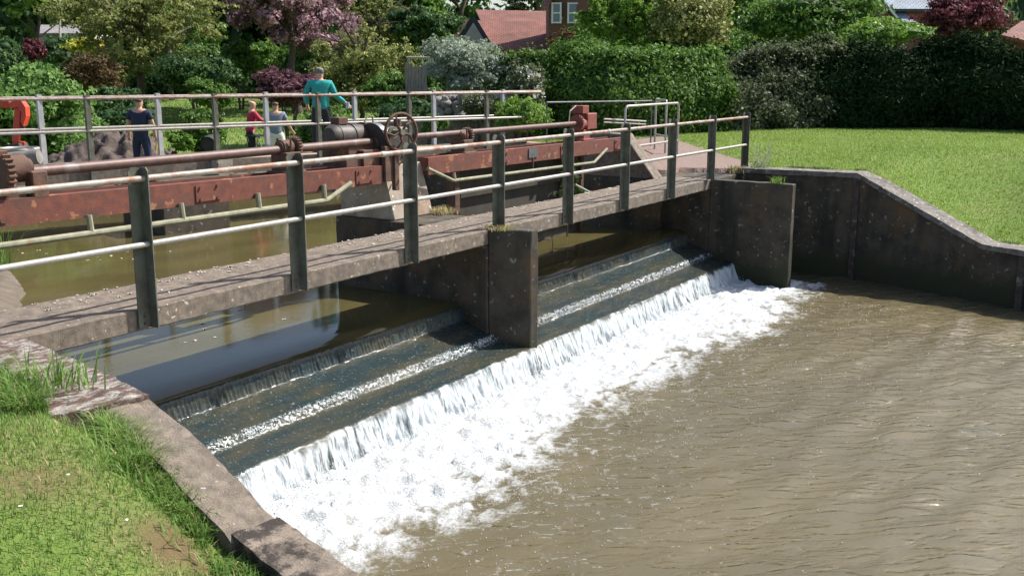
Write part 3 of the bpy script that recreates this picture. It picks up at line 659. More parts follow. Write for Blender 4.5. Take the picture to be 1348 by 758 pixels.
# foam tufts at the fall foot; white beads elsewhere imitate sun glints
def beads(name, P, r, m, label):
    o = np.array([[1, 0, 0], [-1, 0, 0], [0, 1, 0], [0, -1, 0], [0, 0, 1], [0, 0, -1]]); fc = np.array([[0, 2, 4], [2, 1, 4], [1, 3, 4], [3, 0, 4], [2, 0, 5], [1, 2, 5], [3, 1, 5], [0, 3, 5]])
    V = (P[:, None, :]+o[None]*r[:, None, None]*rng.uniform(.6, 1.4, (len(P), 6, 1))).reshape(-1, 3); F = (fc[None]+np.arange(len(P))[:, None, None]*6).reshape(-1, 3)
    q = link(name, np_mesh(name, V, F), m, smooth=True); return tag(q, label, kind='stuff')
M['foam'] = mat('foam', (.62, .65, .66), .5)  # one white for real foam and for the painted glint beads
n = 4500; bx = rng.uniform(-1.3, 11.8, n); by = -.56-np.abs(rng.normal(0, .16, n)); bz = ZP+.03+np.abs(rng.normal(0, .045, n))+.06*(fbm(bx*4, by*4, 4, 13)-.35)
n2 = 4200; lx = rng.uniform(-1.2, 11.6, n2); ly = rng.normal(-.02, .022, n2); lz = -1.335+.016-np.clip(-ly, 0, None)*.9  # white beads along the step lip stand for sun glints
keep = (fbm(lx*9, ly*30, 2, 31) > .50)
n3 = 3800; kx = rng.uniform(-1, 12.2, n3); ky = -1.7-np.abs(rng.normal(0, 1.3, n3)); kz = ZP+.012+0*kx; k3 = (rng.random(n3) < .75*fbm(kx*.9, ky*1.6, 3, 81)**2*2.2) & (kx < 12.0+.4*(ky+1.5))  # pool beads: bubbles that also imitate sun glints
beads('froth_glints', np.concatenate([np.stack([bx, by, bz], 1), np.stack([lx, ly, lz], 1)[keep], np.stack([kx, ky, kz], 1)[k3]]), np.concatenate([rng.uniform(.003, .008, n), rng.uniform(.004, .010, n2)[keep], rng.uniform(.002, .0065, n3)[k3]]), M['foam'], 'white foam at the foot of the fall, white beads for bubbles and sun glints on step and pool')

# concrete weir under the water
mb = MB(); mb.box(-1.3, 12.2, -.38, .46, -2.4, -1.52); mb.box(-1.3, 12.2, .05, .455, -1.515, -1.38); mb.box(-1.3, 12.2, .47, .9, -2.4, -1.09)
weir = mb.build('weir', M['dark_stone'], org=(5, 0, -2.4)); tag(weir, 'stepped concrete weir under the falling water', 'weir')

# ------------------------------------------------------------------ walls
# footbridge deck
mb = MB(); mb.box(-1.9, 12.15, .06, .95, -.21, ZD)
fb = mb.build('footbridge', M['deck'], org=(5, .5, -.21), bevel=.012, rough=.008, step=.15); tag(fb, 'long narrow concrete footbridge with rail shadows across its crumbly deck', 'footbridge')
# pier
pr_ = thing('bridge_pier', (5.2, .5, -2.2), 'dark concrete pier with pointed nose carrying the middle of the footbridge', 'pier')
mb = MB(); mb.prism([(4.9, .052), (5.1, -.42), (5.23, -.45), (5.52, .052)], -2.2, -.022)
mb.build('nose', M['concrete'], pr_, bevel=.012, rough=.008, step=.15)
mb = MB(); mb.box(4.88, 5.54, .06, 2.45, -2.2, -.215); mb.box(4.88, 5.80, .955, 2.45, -.4, ZD-.004)
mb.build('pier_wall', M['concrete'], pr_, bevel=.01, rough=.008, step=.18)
# gate pier: pale battered front block
gp = MB(); gp.prism([(4.93, 1.5), (5.76, 1.5), (5.76, 2.4), (4.93, 2.4)], -.03, .66)
for i in (4, 5): gp.v[i] = (gp.v[i][0]+(-.06 if i == 4 else -.10), 1.62, .66)
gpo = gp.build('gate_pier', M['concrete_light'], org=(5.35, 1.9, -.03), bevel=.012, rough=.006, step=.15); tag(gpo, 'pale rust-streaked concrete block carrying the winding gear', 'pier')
# right abutment wall and its block under the bridge end
mb = MB(); mb.prism([(11.98, .05), (11.90, -1.45), (12.04, -1.46), (12.16, .05)], -2.2, -.03)
mb.box(11.98, 13.42, .058, 1.3, -2.2, -.215); mb.box(12.17, 13.42, .0, 1.3, -.22, -.028)
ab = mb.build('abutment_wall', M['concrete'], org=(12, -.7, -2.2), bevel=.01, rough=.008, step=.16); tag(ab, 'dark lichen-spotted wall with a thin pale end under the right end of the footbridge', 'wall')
# buttress (right end of the gates)
mb = MB(); mb.add([(11.55, .93, -.03), (11.55, 2.6, -.03), (11.55, 2.6, .74), (11.55, 1.55, .74), (11.9, .93, -.03), (11.9, 2.6, -.03), (11.9, 2.6, .74), (11.9, 1.55, .74)],
              [(0, 1, 2, 3), (7, 6, 5, 4), (0, 4, 5, 1), (1, 5, 6, 2), (2, 6, 7, 3), (3, 7, 4, 0)])
bt = MB(); bt.v = mb.v; bt.f = mb.f; bto = bt.build('buttress', M['wall_top'], org=(11.7, 1.5, -.03), bevel=.01, rough=.006, step=.15); tag(bto, 'sloping concrete buttress at the right end of the gates', 'buttress')
mb = MB(); mb.box(11.55, 12.3, .955, 3.2, -2.2, -.034); mb.box(11.6, 12.2, 3.2, 7, -2.2, -.02)
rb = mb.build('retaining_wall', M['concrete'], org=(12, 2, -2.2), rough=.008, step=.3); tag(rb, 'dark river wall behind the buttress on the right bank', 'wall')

mb = MB()
for i in range(12):
    xa_ = 3.6+i*.84; xb_ = xa_+.84; mb.prism([(xa_, 14.15-.33*xa_), (xb_, 14.15-.33*xb_), (xb_+.1, 14.5-.33*xb_), (xa_+.1, 14.5-.33*xa_)], -1.5, -.50)
bw = mb.build('bank_wall', M['concrete'], org=(8, 11.5, -1.5)); weld(bw) if False else None; tag(bw, 'low dark concrete wall along the far river bank under the far footbridge', 'wall')
def ribbon(path, w0, w1, z_off=0, side=1):
    """offset polyline to both sides in plan; returns inner and outer lists"""
    P = [Vector((x, y, 0)) for x, y, z in path]; inn = []; out = []
    for i, p in enumerate(P):
        t = (P[min(i+1, len(P)-1)]-P[max(i-1, 0)]).normalized(); nn = Vector((-t.y, t.x, 0))*side
        inn.append(p+nn*w0); out.append(p+nn*w1)
    return inn, out
def wall_along(path, thick, side, zb, mbw, ztop=0, w0=0):
    inn, out = ribbon(path, w0, thick, side=side)
    for i in range(len(path)-1):
        a, b, c, d = inn[i], inn[i+1], out[i+1], out[i]; za, zc = path[i][2]+ztop, path[i+1][2]+ztop
        z0 = zb if not callable(zb) else None
        lo = [zb]*4 if not callable(zb) else [zb(path[i][2]), zb(path[i+1][2]), zb(path[i+1][2]), zb(path[i][2])]
        mbw.prism([(a.x, a.y), (b.x, b.y), (c.x, c.y), (d.x, d.y)], lo, [za, zc, zc, za])
def weld(o, d=.004):
    b = bmesh.new(); b.from_mesh(o.data); bmesh.ops.remove_doubles(b, verts=b.verts, dist=d); bmesh.ops.recalc_face_normals(b, faces=b.faces); b.to_mesh(o.data); b.free()
# right wing wall: body + coping
rw = thing('wing_wall', (13.2, -2, -2.2), 'dark river wall sloping down on the right of the pool', 'wall')
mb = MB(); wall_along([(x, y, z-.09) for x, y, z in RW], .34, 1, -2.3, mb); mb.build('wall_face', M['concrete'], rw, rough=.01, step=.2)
cp = []
for i in range(len(RW)-1):
    a, b = Vector(RW[i]), Vector(RW[i+1]); k = max(1, int((b-a).length/.35))
    cp += [tuple(a.lerp(b, j/k)) for j in range(k)]
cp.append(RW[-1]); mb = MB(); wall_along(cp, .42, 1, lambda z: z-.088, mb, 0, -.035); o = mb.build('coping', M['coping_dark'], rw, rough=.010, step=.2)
mb = MB()
for (x, y, z) in (RW[1], (12.2, -5.0, -.87)): mb.box(x-.045, x+.02, y-.05, y+.05, -2.2, z-.10)
mb.build('joint', M['dark_stone'], rw)
mb = MB(); mb.tube([(13.28, -2.7, -2.2), (13.08, -2.72, -.16)], .02, 6)
# left wing wall
lw = thing('wing_wall', (-1.4, -1.5, -2.2), 'pale sloping concrete wall beside the grass on the left bank', 'wall')
mb = MB(); wall_along([(x, y, z-.10) for x, y, z in LW], .30, -1, -2.3, mb); mb.build('wall_face', M['concrete'], lw, rough=.008, step=.25)
P = []
for i in range(1, 5):
    a, b = Vector(LW[i]), Vector(LW[i+1]) if i < 4 else Vector(LW[4]); k = max(1, int((b-a).length/.12))
    P += [tuple(a.lerp(b, j/k)) for j in range(k)] if i < 4 else [LW[4]]
mb = MB(); wall_along(P, .27, -1, lambda z: z-.10, mb, 0, -.02); mb.build('coping', M['wall_top'], lw, rough=.013, step=.07)
a, b = Vector(LW[0])+Vector((-.05, .15, 0)), Vector(LW[1]); P = [tuple(a.lerp(b, j/14)) for j in range(15)]
mb = MB(); wall_along([(x, y, z+.03) for x, y, z in P], .62, -1, lambda z: z-.14, mb, 0, -.03); mb.build('mossy_coping', M['mossy'], lw, rough=.016, step=.09, label='mossy lichen-covered stones on top of the wall')
P = [tuple(Vector(LW[4]).lerp(Vector(LW[5]), j/5)) for j in range(6)]+[LW[6], LW[7]]
mb = MB(); wall_along([(x, y, z+.03) for x, y, z in P], .25, -1, lambda z: z-.16, mb, 0, -.02); mb.build('stained_coping', M['stained'], lw, rough=.012, step=.09, label='black stained coping at the foot of the slope')

# ------------------------------------------------------------------ near railing: angle-iron posts and pipes
PX = [-1.7*1+0.0]+[1.7*k for k in range(9)]
rail = thing('railing', (5, 0, -.2), 'near railing of angle posts and two worn pipes along the footbridge', 'railing')
def post_mb(x, zb):
    mb = MB(); w = .105; t = .011
    # flange across the walkway edge, chamfered top
    def plate(pts, ext):
        n_ = len(pts); e = Vector(ext); mb.add([Vector(p) for p in pts]+[Vector(p)+e for p in pts], [tuple(range(n_))[::-1], tuple(range(n_, 2*n_))]+[(i, (i+1) % n_, n_+(i+1) % n_, n_+i) for i in range(n_)])
    y0, y1 = -.052, .053
    plate([(x, y0, zb), (x, y1, zb), (x, y1, 1.06), (x, y1-.022, 1.09), (x, y0+.022, 1.09), (x, y0, 1.06)], (t, 0, 0))
    plate([(x, y1, zb), (x-w, y1, zb), (x-w, y1, 1.06), (x-w+.022, y1, 1.09), (x-.022, y1, 1.09), (x, y1, 1.06)], (0, -t, 0))
    return mb
for k, x in enumerate(PX):
    zb = -.02 if k in (4, 8, 9) else -.185
    post_mb(x, zb).build('post', M['post'], rail)
xa, xb = -2.6, 1.7*8+.02
mb = MB(); mb.tube([(xa, -.005, 1.005), (xb, -.005, 1.0)], .0245, 12); auto(mb.build('top_rail', M['galv_rust'], rail))
mb = MB(); mb.tube([(xa, -.005, .49), (xb, -.005, .49)], .0225, 12); auto(mb.build('lower_rail', M['galv'], rail))
for x in (7.9, 8.0+3.2, 2.9): mb = MB(); mb.tube([(x-.03, -.005, 1.003), (x+.03, -.005, 1.003)], .029, 12); mb.build('pipe_sleeve', M['galv'], rail)
for k, x in enumerate(PX):
    if k not in (4, 8, 9):
        for z in (-.09, -.15): mb = MB(); mb.tube([(x-.05, .035, z), (x-.05, .062, z)], .011, 6); mb.build('bolt', M['rust'], rail)

# ------------------------------------------------------------------ gate beams and machinery
def gate_beam(x0, x1, za, zb_, label):
    r = thing('gate_beam', ((x0+x1)/2, 1.6, .5), label, 'steel beam', 'rusty beams over the sluice gates')
    h = .225
    def bx(y0, y1, dz0, dz1):
        m_ = MB(); m_.add([(x0, y0, za+dz0), (x1, y0, zb_+dz0), (x1, y1, zb_+dz0), (x0, y1, za+dz0), (x0, y0, za+dz1), (x1, y0, zb_+dz1), (x1, y1, zb_+dz1), (x0, y1, za+dz1)],
                          [(0, 3, 2, 1), (4, 5, 6, 7), (0, 1, 5, 4), (1, 2, 6, 5), (2, 3, 7, 6), (3, 0, 4, 7)]); return m_
    bx(1.50, 1.512, -h, 0).build('web', M['rust_beam'], r, rough=.002, step=.3)
    bx(1.502, 1.60, -.014, .001).build('flange', M['rust_beam'], r); bx(1.502, 1.60, -h-.001, -h+.013).build('flange', M['rust_beam'], r)
    for xs_ in (x0+(x1-x0)*.30, x0+(x1-x0)*.62, x1-.35):
        zc_ = za+(zb_-za)*(xs_-x0)/(x1-x0); m_ = MB(); m_.box(xs_-.16, xs_+.16, 1.488, 1.499, zc_-h+.03, zc_-.03); m_.build('splice_plate', M['rust_beam'], r)
        for bx_ in (-.11, .11):
            for bz_ in (-.06, .06): m_ = MB(); m_.tube([(xs_+bx_, 1.472, zc_-h/2+bz_), (xs_+bx_, 1.489, zc_-h/2+bz_)], .015, 6); m_.build('bolt', M['rust'], r)
    bx(1.85, 1.862, -h, 0).build('web', M['rust_beam'], r); 
    return r
gate_beam(-2.6, 4.72, .80, .685, 'flaking red rusty beam over the open left sluice bay')
gate_beam(5.66, 11.58, .715, .685, 'brighter red beam over the dark right sluice bay')
# plate on the right beam
pc = aty(702, 201, 1.49); nb = MB(); nb.box(pc.x-.13, pc.x+.13, 1.485, 1.497, pc.z-.075, pc.z+.065); nb.tube([(pc.x, 1.49, pc.z-.075), (pc.x, 1.49, .30)], .008, 6)
npo = nb.build('number_plate', M['steel_plate'], org=(pc.x, 1.49, pc.z)); tag(npo, 'small grey plate fixed to the right red beam', 'plate')
# shafts
def shaft(x0, z0, x1, z1, label, r=.05):
    mb = MB(); mb.tube([(x0, 1.68, z0), (x1, 1.68, z1)], r, 14); o = auto(mb.build('drive_shaft', M['shaft'], org=(x0, 1.68, z0))); tag(o, label, 'shaft', 'drive shafts along the gate beams')
def shz(px, py): return aty(px, py, 1.68)
p0, p1 = shz(20, 228), shz(487, 187); shaft(p0.x, p0.z, p1.x, p1.z, 'thick brown drive shaft left of the winding gear')
p0, p1 = shz(545, 180), shz(758, 163); shaft(p0.x, p0.z, p1.x, p1.z, 'thinner brown drive shaft right of the handwheel', .042)
# guard pipes hung under the beams
def guard(pts, stubs, ztop, label, r=.03):
    g = thing('guard_pipe', pts[1], label, 'pipe', 'lichened guard pipes under the gate beams')
    mb = MB(); mb.tube(pts, r, 10); auto(mb.build('rail', M['pipe_green'], g))
    for x in stubs:
        mb = MB(); z = np.interp(x, [p[0] for p in pts], [p[2] for p in pts]); mb.tube([(x, 1.45, z), (x, 1.47, ztop)], r*.95, 8); mb.build('hanger', M['pipe_green'], g)
def gq(px, py): p = aty(px, py, 1.45); return (p.x, 1.45, p.z)
guard([gq(-60, 335), gq(0, 324), gq(430, 264), gq(462, 241)], [gq(120, 300)[0], gq(242, 300)[0], gq(342, 280)[0], gq(428, 264)[0]], .55, 'lichened guard pipe under the left beam, bent up at the pier')
guard([gq(563, 222), gq(597, 238), gq(782, 214), gq(799, 196)], [gq(599, 238)[0], gq(653, 232)[0], gq(742, 218)[0]], .48, 'thin guard pipe under the right beam, bent up at both ends', .024)

# bearing brackets with cog wheels
def bracket(px, py, label, s=1.0, m='rust', cog=True):
    c = shz(px, py); b = thing('bearing_bracket', (c.x, 1.68, c.z-.25), label, 'bearing', 'bearing brackets on the gate beams')
    zb = .70
    mb = MB(); mb.box(c.x-.12*s, c.x+.12*s, 1.56, 1.80, zb, c.z-.05); mb.box(c.x-.16*s, c.x+.16*s, 1.52, 1.84, zb-.0, zb+.03); mb.build('pedestal', M[m], b, bevel=.008)
    mb = MB(); mb.tube([(c.x-.09*s, 1.68, c.z), (c.x+.06*s, 1.68, c.z)], .085*s, 14); mb.tube([(c.x-.11*s, 1.68, c.z), (c.x-.08*s, 1.68, c.z)], .07*s, 12); auto(mb.build('bearing', M[m], b))
    if cog:
        mb = MB(); mb.gear((c.x+.13*s, 1.68, c.z-.0), (1, 0, 0), .12*s, .06, 20, .022); mb.build('cog', M['rust'] if m == 'rust' else M[m], b)
    for yy in (1.58, 1.78): mb = MB(); mb.tube([(c.x-.02, yy, c.z-.03), (c.x-.02, yy, c.z+.10*s)], .014, 6); mb.build('bolt', M[m], b)
bracket(376, 194, 'rusty bearing with a cog behind the second railing post')
bracket(608, 179, 'dark bearing with a small cog between handwheel and red gearbox', .95)
# left bearing with large cog, partly out of frame
c = shz(22, 222); b = thing('gear_stand', (c.x, 1.68, .7), 'large rusty cog and bearing at the left edge', 'gear')
mb = MB(); mb.gear((c.x-.20, 1.62, c.z-.02), (1, 0, 0), .21, .07, 26, .028); mb.build('cog', M['rust'], b)
mb = MB(); mb.tube([(c.x-.14, 1.68, c.z), (c.x+.06, 1.68, c.z)], .12, 16); mb.tube([(c.x+.06, 1.68, c.z), (c.x+.11, 1.68, c.z)], .085, 14); auto(mb.build('bearing', M['rust'], b))
mb = MB(); mb.box(c.x+.02, c.x+.17, 1.50, 1.62, .74, c.z-.02); mb.box(c.x-.30, c.x+.0, 1.56, 1.86, .72, c.z-.16); mb.build('pedestal', M['rust'], b, bevel=.01)

# winding gear on the gate pier
wg = thing('winding_gear', (5.2, 1.8, .66), 'greasy sluice winding gear with a big spoked handwheel', 'winding gear')
q = lambda px, py, y=1.75: aty(px, py, y)
a = q(437, 178, 1.9); b_ = q(480, 176, 1.9); mb = MB(); mb.tube([(a.x-.06, 1.9, a.z-.02), (a.x, 1.9, a.z-.02), (b_.x, 1.9, b_.z-.03), (b_.x+.05, 1.9, b_.z-.03)], [.11, .15, .15, .12], 20)
for k in range(3): x = a.x+.05+(b_.x-a.x-.1)*k/2; mb.tube([(x-.008, 1.9, a.z-.022), (x+.008, 1.9, a.z-.022)], .157, 20)
auto(mb.build('motor', M['black_iron'], wg)); zt = a.z
mb = MB(); mb.box(a.x+.06, a.x+.24, 1.84, 1.98, zt+.12, zt+.21); mb.build('terminal_box', M['rust'], wg, bevel=.01)
mb = MB(); mb.tube([(b_.x-.05, 1.85, zt+.14), (b_.x+.02, 1.85, zt+.22), (b_.x+.10, 1.85, zt+.20), (b_.x+.12, 1.85, zt+.08)], .012, 8); mb.build('cable', M['pipe_green'], wg)
c1 = q(497, 190); c2 = q(520, 190)
mb = MB(); mb.box(c1.x-.10, c2.x+.16, 1.64, 2.05, .66, zt+.06); mb.build('gearbox', M['black_iron'], wg, bevel=.03)
mb = MB(); mb.box(a.x+.02, c1.x-.11, 1.66, 2.10, .66, zt-.13); mb.box(a.x-.12, c1.x+.3, 1.60, 2.16, .655, .70); mb.build('bedplate', M['rust'], wg, bevel=.012)
for k in range(5): mb = MB(); mb.tube([(c1.x+.0+.09*k, 1.625, .76+.12*(k % 2)), (c1.x+.09*k, 1.645, .76+.12*(k % 2))], .018, 6); mb.build('bolt', M['rust'], wg)
mb = MB(); mb.tube([(c2.x+.02, 1.72, zt+.02), (c2.x+.02, 1.72, zt+.16)], .05, 12); mb.build('cap', M['rust'], wg)
mb = MB(); mb.tube([(c1.x+.02, 1.9, zt+.04), (c1.x+.02, 1.9, zt+.12)], .09, 14); mb.build('cap', M['rust'], wg)
mb = MB(); mb.tube([(c1.x-.15, 1.72, zt-.10), (c1.x-.07, 1.72, zt-.10)], .22, 26); auto(mb.build('gear_guard', M['black_iron'], wg))
mb = MB()                                         # pale rim strip over the guard
for i in range(12):
    a0 = R(25+i*9); a1 = R(25+(i+1)*9); cy, cz = 1.72, zt-.10; vs = []
    for aa in (a0, a1):
        for rr in (.223, .232):
            for xx in (c1.x-.16, c1.x-.06): vs.append((xx, cy-math.cos(aa)*rr*-1*-1, cz+math.sin(aa)*rr))
    mb.add(vs, [(0, 1, 3, 2), (4, 6, 7, 5), (0, 4, 5, 1), (2, 3, 7, 6), (0, 2, 6, 4), (1, 5, 7, 3)])
mb.build('guard_strip', M['steel_plate'], wg)
s1_ = q(487, 190); mb = MB(); mb.tube([(s1_.x-.03, 1.68, s1_.z), (s1_.x+.10, 1.68, s1_.z)], .085, 14); mb.box(s1_.x-.35, s1_.x+.14, 1.56, 1.86, .68, s1_.z-.05); mb.box(s1_.x-.62, s1_.x-.35, 1.6, 1.8, .69, .80); mb.build('bearing', M['rust'], wg, bevel=.006)
mb = MB(); mb.box(s1_.x+.10, s1_.x+.19, 1.44, 1.50, .36, .86); mb.box(s1_.x-.05, s1_.x+.16, 1.47, 1.54, .48, .92); mb.build('frame', M['rust'], wg, bevel=.008)
# handwheel
hc = aty(528, 174.5, 1.42); hn = Vector((-.32, -1, .03)).normalized(); hr = .232
mb = MB(); mb.ring(hc, hn, hr, .021, 40, 8); rim = auto(mb.build('handwheel', M['rust'], wg), 60)
mb = MB(); u = Vector((0, 0, 1)); w = hn.cross(u).normalized()
for k in range(5):
    aa = 2*math.pi*k/5+.3; d = u*math.cos(aa)+w*math.sin(aa); e = u*math.cos(aa+.35)+w*math.sin(aa+.35)
    mb.tube([hc+d*.03, hc+e*hr*.5+hn*.015, hc+d*(hr-.005)], [.02, .016, .014], 6)
mb.build('spoke', M['rust'], rim)
mb = MB(); mb.tube([hc+hn*.05, hc-hn*.34], .035, 12); mb.tube([hc-hn*.16, hc-hn*.19], .075, 18); auto(mb.build('hub', M['pipe_green'], rim))
ha, hb = aty(545, 204, 1.42), aty(531, 231, 1.40); mb = MB(); mb.tube([ha, ha.lerp(hb, .5), hb], [.013, .013, .017], 8); mb.build('crank_rod', M['rust'], wg)
# red gearbox on the right beam
g = thing('gearbox', (10.2, 1.7, .72), 'small red iron gearbox standing on the right beam', 'gearbox')
c = shz(766, 163); mb = MB(); mb.box(c.x+.02, c.x+.36, 1.58, 1.80, c.z-.10, c.z+.17); mb.build('housing', M['red_iron'], g, bevel=.012)
mb = MB(); mb.box(c.x-.12, c.x+.10, 1.60, 1.82, c.z+.17, c.z+.30); mb.tube([(c.x-.14, 1.68, c.z+.0), (c.x+.02, 1.68, c.z)], .10, 16); mb.build('cap', M['red_iron'], g, bevel=.006)
mb = MB(); mb.gear((c.x-.17, 1.68, c.z+.02), (1, 0, 0), .14, .05, 22, .02); mb.build('cog', M['red_iron'], g)
mb = MB(); mb.box(c.x-.08, c.x+.14, 1.60, 1.80, .70, c.z-.10); mb.box(c.x-.16, c.x+.2, 1.55, 1.83, .695, .725); mb.build('pedestal', M['red_iron'], g, bevel=.005)
mb = MB(); mb.tube([(c.x-.42, 1.7, c.z+.02), (c.x-.38, 1.7, c.z+.22), (c.x-.18, 1.7, c.z+.30)], .01, 6); mb.build('cable', M['galv'], g)
# closed gate of the right bay
gx0 = aty(594, 235, 2.05).x; gt = thing('sluice_gate', (8, 2.1, -1), 'black steel sluice gate closing the right bay', 'sluice gate')
mb = MB(); mb.box(gx0+.12, 10.75, 2.05, 2.12, -1.3, .60); mb.build('leaf', M['dark_gate'], gt)
for k in range(4): mb = MB(); z = -.75+k*.38; mb.box(gx0+.14, 10.7, 1.98, 2.048, z, z+.06); mb.build('stiffener', M['dark_gate'], gt)
mb = MB(); mb.box(gx0, gx0+.115, 1.98, 2.14, -1.3, .62); mb.build('guide', M['rust'], gt)
mb = MB(); mb.box(10.76, 10.86, 1.98, 2.14, -1.3, .62); mb.build('guide', M['rust'], gt)
# loose galvanised rod leaning by the right post
a_, b2 = at(757, 243, .05), at(790, 260, -.02); a_ = aty(757, 243, 1.0); b2 = aty(793, 262, .93); mb = MB(); mb.tube([a_, b2], .018, 8); o = mb.build('loose_pipe', M['galv'], org=a_); tag(o, 'short pale pipe leaning on the back edge of the footbridge', 'pipe')

# tubular barriers beyond the right end
def hoop(name, A, B, ztop, label, mid=None, r=.024):
    h = thing(name, (A[0], A[1], A[2]), label, 'barrier')
    mb = MB(); A = Vector(A); B = Vector(B); T = Vector((0, 0, ztop))
    mb.tube([A, (A.x, A.y, ztop-.06), (A.x+(B.x-A.x)*.03, A.y+(B.y-A.y)*.03, ztop), (B.x-(B.x-A.x)*.03, B.y-(B.y-A.y)*.03, ztop), (B.x, B.y, ztop-.06), B], r, 10); auto(mb.build('frame', M['galv'], h), 60)
    if mid:
        for z in mid: mb = MB(); mb.tube([(A.x, A.y, z), (B.x, B.y, z)], r*.85, 8); mb.build('bar', M['galv'], h)
    return h
A = aty(823, 150, 2.0); B = aty(893, 150, 2.05); gzA = -.03
hoop('barrier', (A.x, 2.0, gzA), (B.x, 2.05, .05), aty(858, 138, 2.02).z, 'galvanised hoop barrier standing behind the sixth and seventh posts', [.42])
A = aty(863, 150, 3.2); B = aty(877, 150, 2.6)
hoop('barrier', (A.x, 3.2, ground_z(A.x, 3.2)-.05), (B.x, 2.6, ground_z(B.x, 2.6)-.05), aty(870, 132, 2.9).z, 'narrow tall pipe frame beyond the hoop barrier by the lawn', [.45])
# dark thin line fence in front of the hedge
A = aty(720, 135, 5.0); B = aty(858, 133, 3.6); d = thing('wire_gate', (A.x, A.y, 0), 'thin dark pipe frame in the shade of the square hedge', 'frame')
mb = MB(); mb.tube([(A.x, A.y, -.1), (A.x, A.y, A.z), (B.x, B.y, B.z), (B.x, B.y, 0)], .02, 8); mb.build('frame', M['steel_plate'], d)
A2 = aty(795, 157, 4.2); B2 = aty(850, 160, 3.9); mb = MB(); mb.tube([(A2.x, A2.y, A2.z), (B2.x, B2.y, B2.z)], .022, 8); mb.tube([(A2.x, A2.y, A2.z-.07), (B2.x, B2.y, B2.z-.07)], .018, 8); mb.build('bar', M['galv'], d)

# ------------------------------------------------------------------ far footbridge
def fl(px, py=130, off=0.):            # point of the far bridge line under a picture column
    # line y = 11 - .37 x (+off)
    d = ray(px, py); t = (11+off-.37*CAM.x-CAM.y)/(d.y+.37*d.x); return CAM+d*t
tdir = Vector((1, -.37, 0)).normalized(); ndir = Vector((.37, 1, 0)).normalized()
fbz = .24
A = Vector((1.0, 11-.37, 0)); Bv = Vector((15.4, 11-.37*15.4, 0))
fbr = thing('footbridge', (8, 8, 0), 'raised far footbridge with tan surface crossing the river', 'footbridge')
def slab(name, a, b, n0, n1, z0, z1, m, par, **k):
    c = [a+ndir*n0, b+ndir*n0, b+ndir*n1, a+ndir*n1]; mb = MB(); mb.prism([(p.x, p.y) for p in c], z0, z1); return mb.build(name, m, par, **k)
slab('edge_beam', A, Bv, .03, .20, -.02, fbz, M['wall_top'], fbr, rough=.006, step=.3)
slab('edge_beam', A, Bv, .95, 1.12, -.02, fbz, M['wall_top'], fbr, rough=.006, step=.3)
slab('walkway', A, Bv, .205, .945, fbz-.10, fbz-.012, M['plank'], fbr)
pl_, pr2 = at(218, 310, ZU), at(303, 300, ZU)
mb = MB(); mb.prism([(pl_.x, pl_.y), (pr2.x, pr2.y), (pr2.x+.5, pr2.y+1.35), (pl_.x+.45, pl_.y+1.7)], -1.5, -.023); o = mb.build('pier', M['concrete'], fbr, rough=.008, step=.25)
mb = MB(); c = fl(290, 215); mb.prism([(c.x-.16, c.y-.12), (c.x+.12, c.y-.2), (c.x+.16, c.y+.3), (c.x-.1, c.y+.35)], -.02, .31); mb.build('padstone', M['concrete_light'], fbr, rough=.01, step=.1)
def far_fence(off, pxs, m, label, zt=1.44, pxe=(0, 712)):
    r = thing('railing', tuple(A+ndir*off+Vector((0, 0, fbz))), label, 'railing')
    for px in pxs:
        p = fl(px, 130, off); mb = MB(); w = .075
        mb.prism([(p.x-w, p.y), (p.x+w*.2, p.y-.01), (p.x+w*.2, p.y+w), (p.x-w*.8, p.y+w)], -.04 if off < .5 else .1, zt)
        k = len(mb.v); mb.v = [(x-(.10*(1.44-z)*-.35), y, z) if False else (x, y, z) for x, y, z in mb.v]
        mb.build('post', m, r)
    a, b = fl(pxe[0]-60, 130, off), fl(pxe[1], 130, off)
    for nm, z, rr, mm in (('top_rail', 1.385, .026, 'galv_rust'), ('lower_rail', .84, .024, 'galv')):
        mb = MB(); mb.tube([(a.x, a.y, z), (b.x, b.y, z)], rr, 10); auto(mb.build(nm, M[mm], r))
    return r
far_fence(0., [-75, 117, 285, 421, 541, 643], M['post'], 'dark-posted railing on the near side of the far footbridge')
far_fence(1.15, [-100, 54, 210, 352, 469, 573, 664], M['post_far'], 'pale grey posted railing on the far side of the far footbridge')

# concrete slab and broken pipe by the left end of the far bridge
c = fl(25, 205, -.5); mb = MB(); e0 = atd(-15, 214, 16.5); e1 = atd(52, 206, 16.5); mb.tube([e0, e1], .12, 16); o = auto(mb.build('concrete_pipe', M['stone_pale'], org=e0)); tag(o, 'pale concrete pipe lying at the left end of the far footbridge', 'pipe')
e0 = atd(25, 196, 17.2); mb = MB(); mb.ring(e0+Vector((0, 0, 0)), (0, 0, 1), .30, .025, 24, 6); mb.tube([e0-Vector((0, 0, .16)), e0], [.2, .31], 20, False); mb.tube([e0-Vector((0, 0, .17)), e0-Vector((0, 0, .155))], .2, 20); o = auto(mb.build('metal_basin', M['galv'], org=e0)); tag(o, 'shallow grey basin beside the digger arm', 'basin')

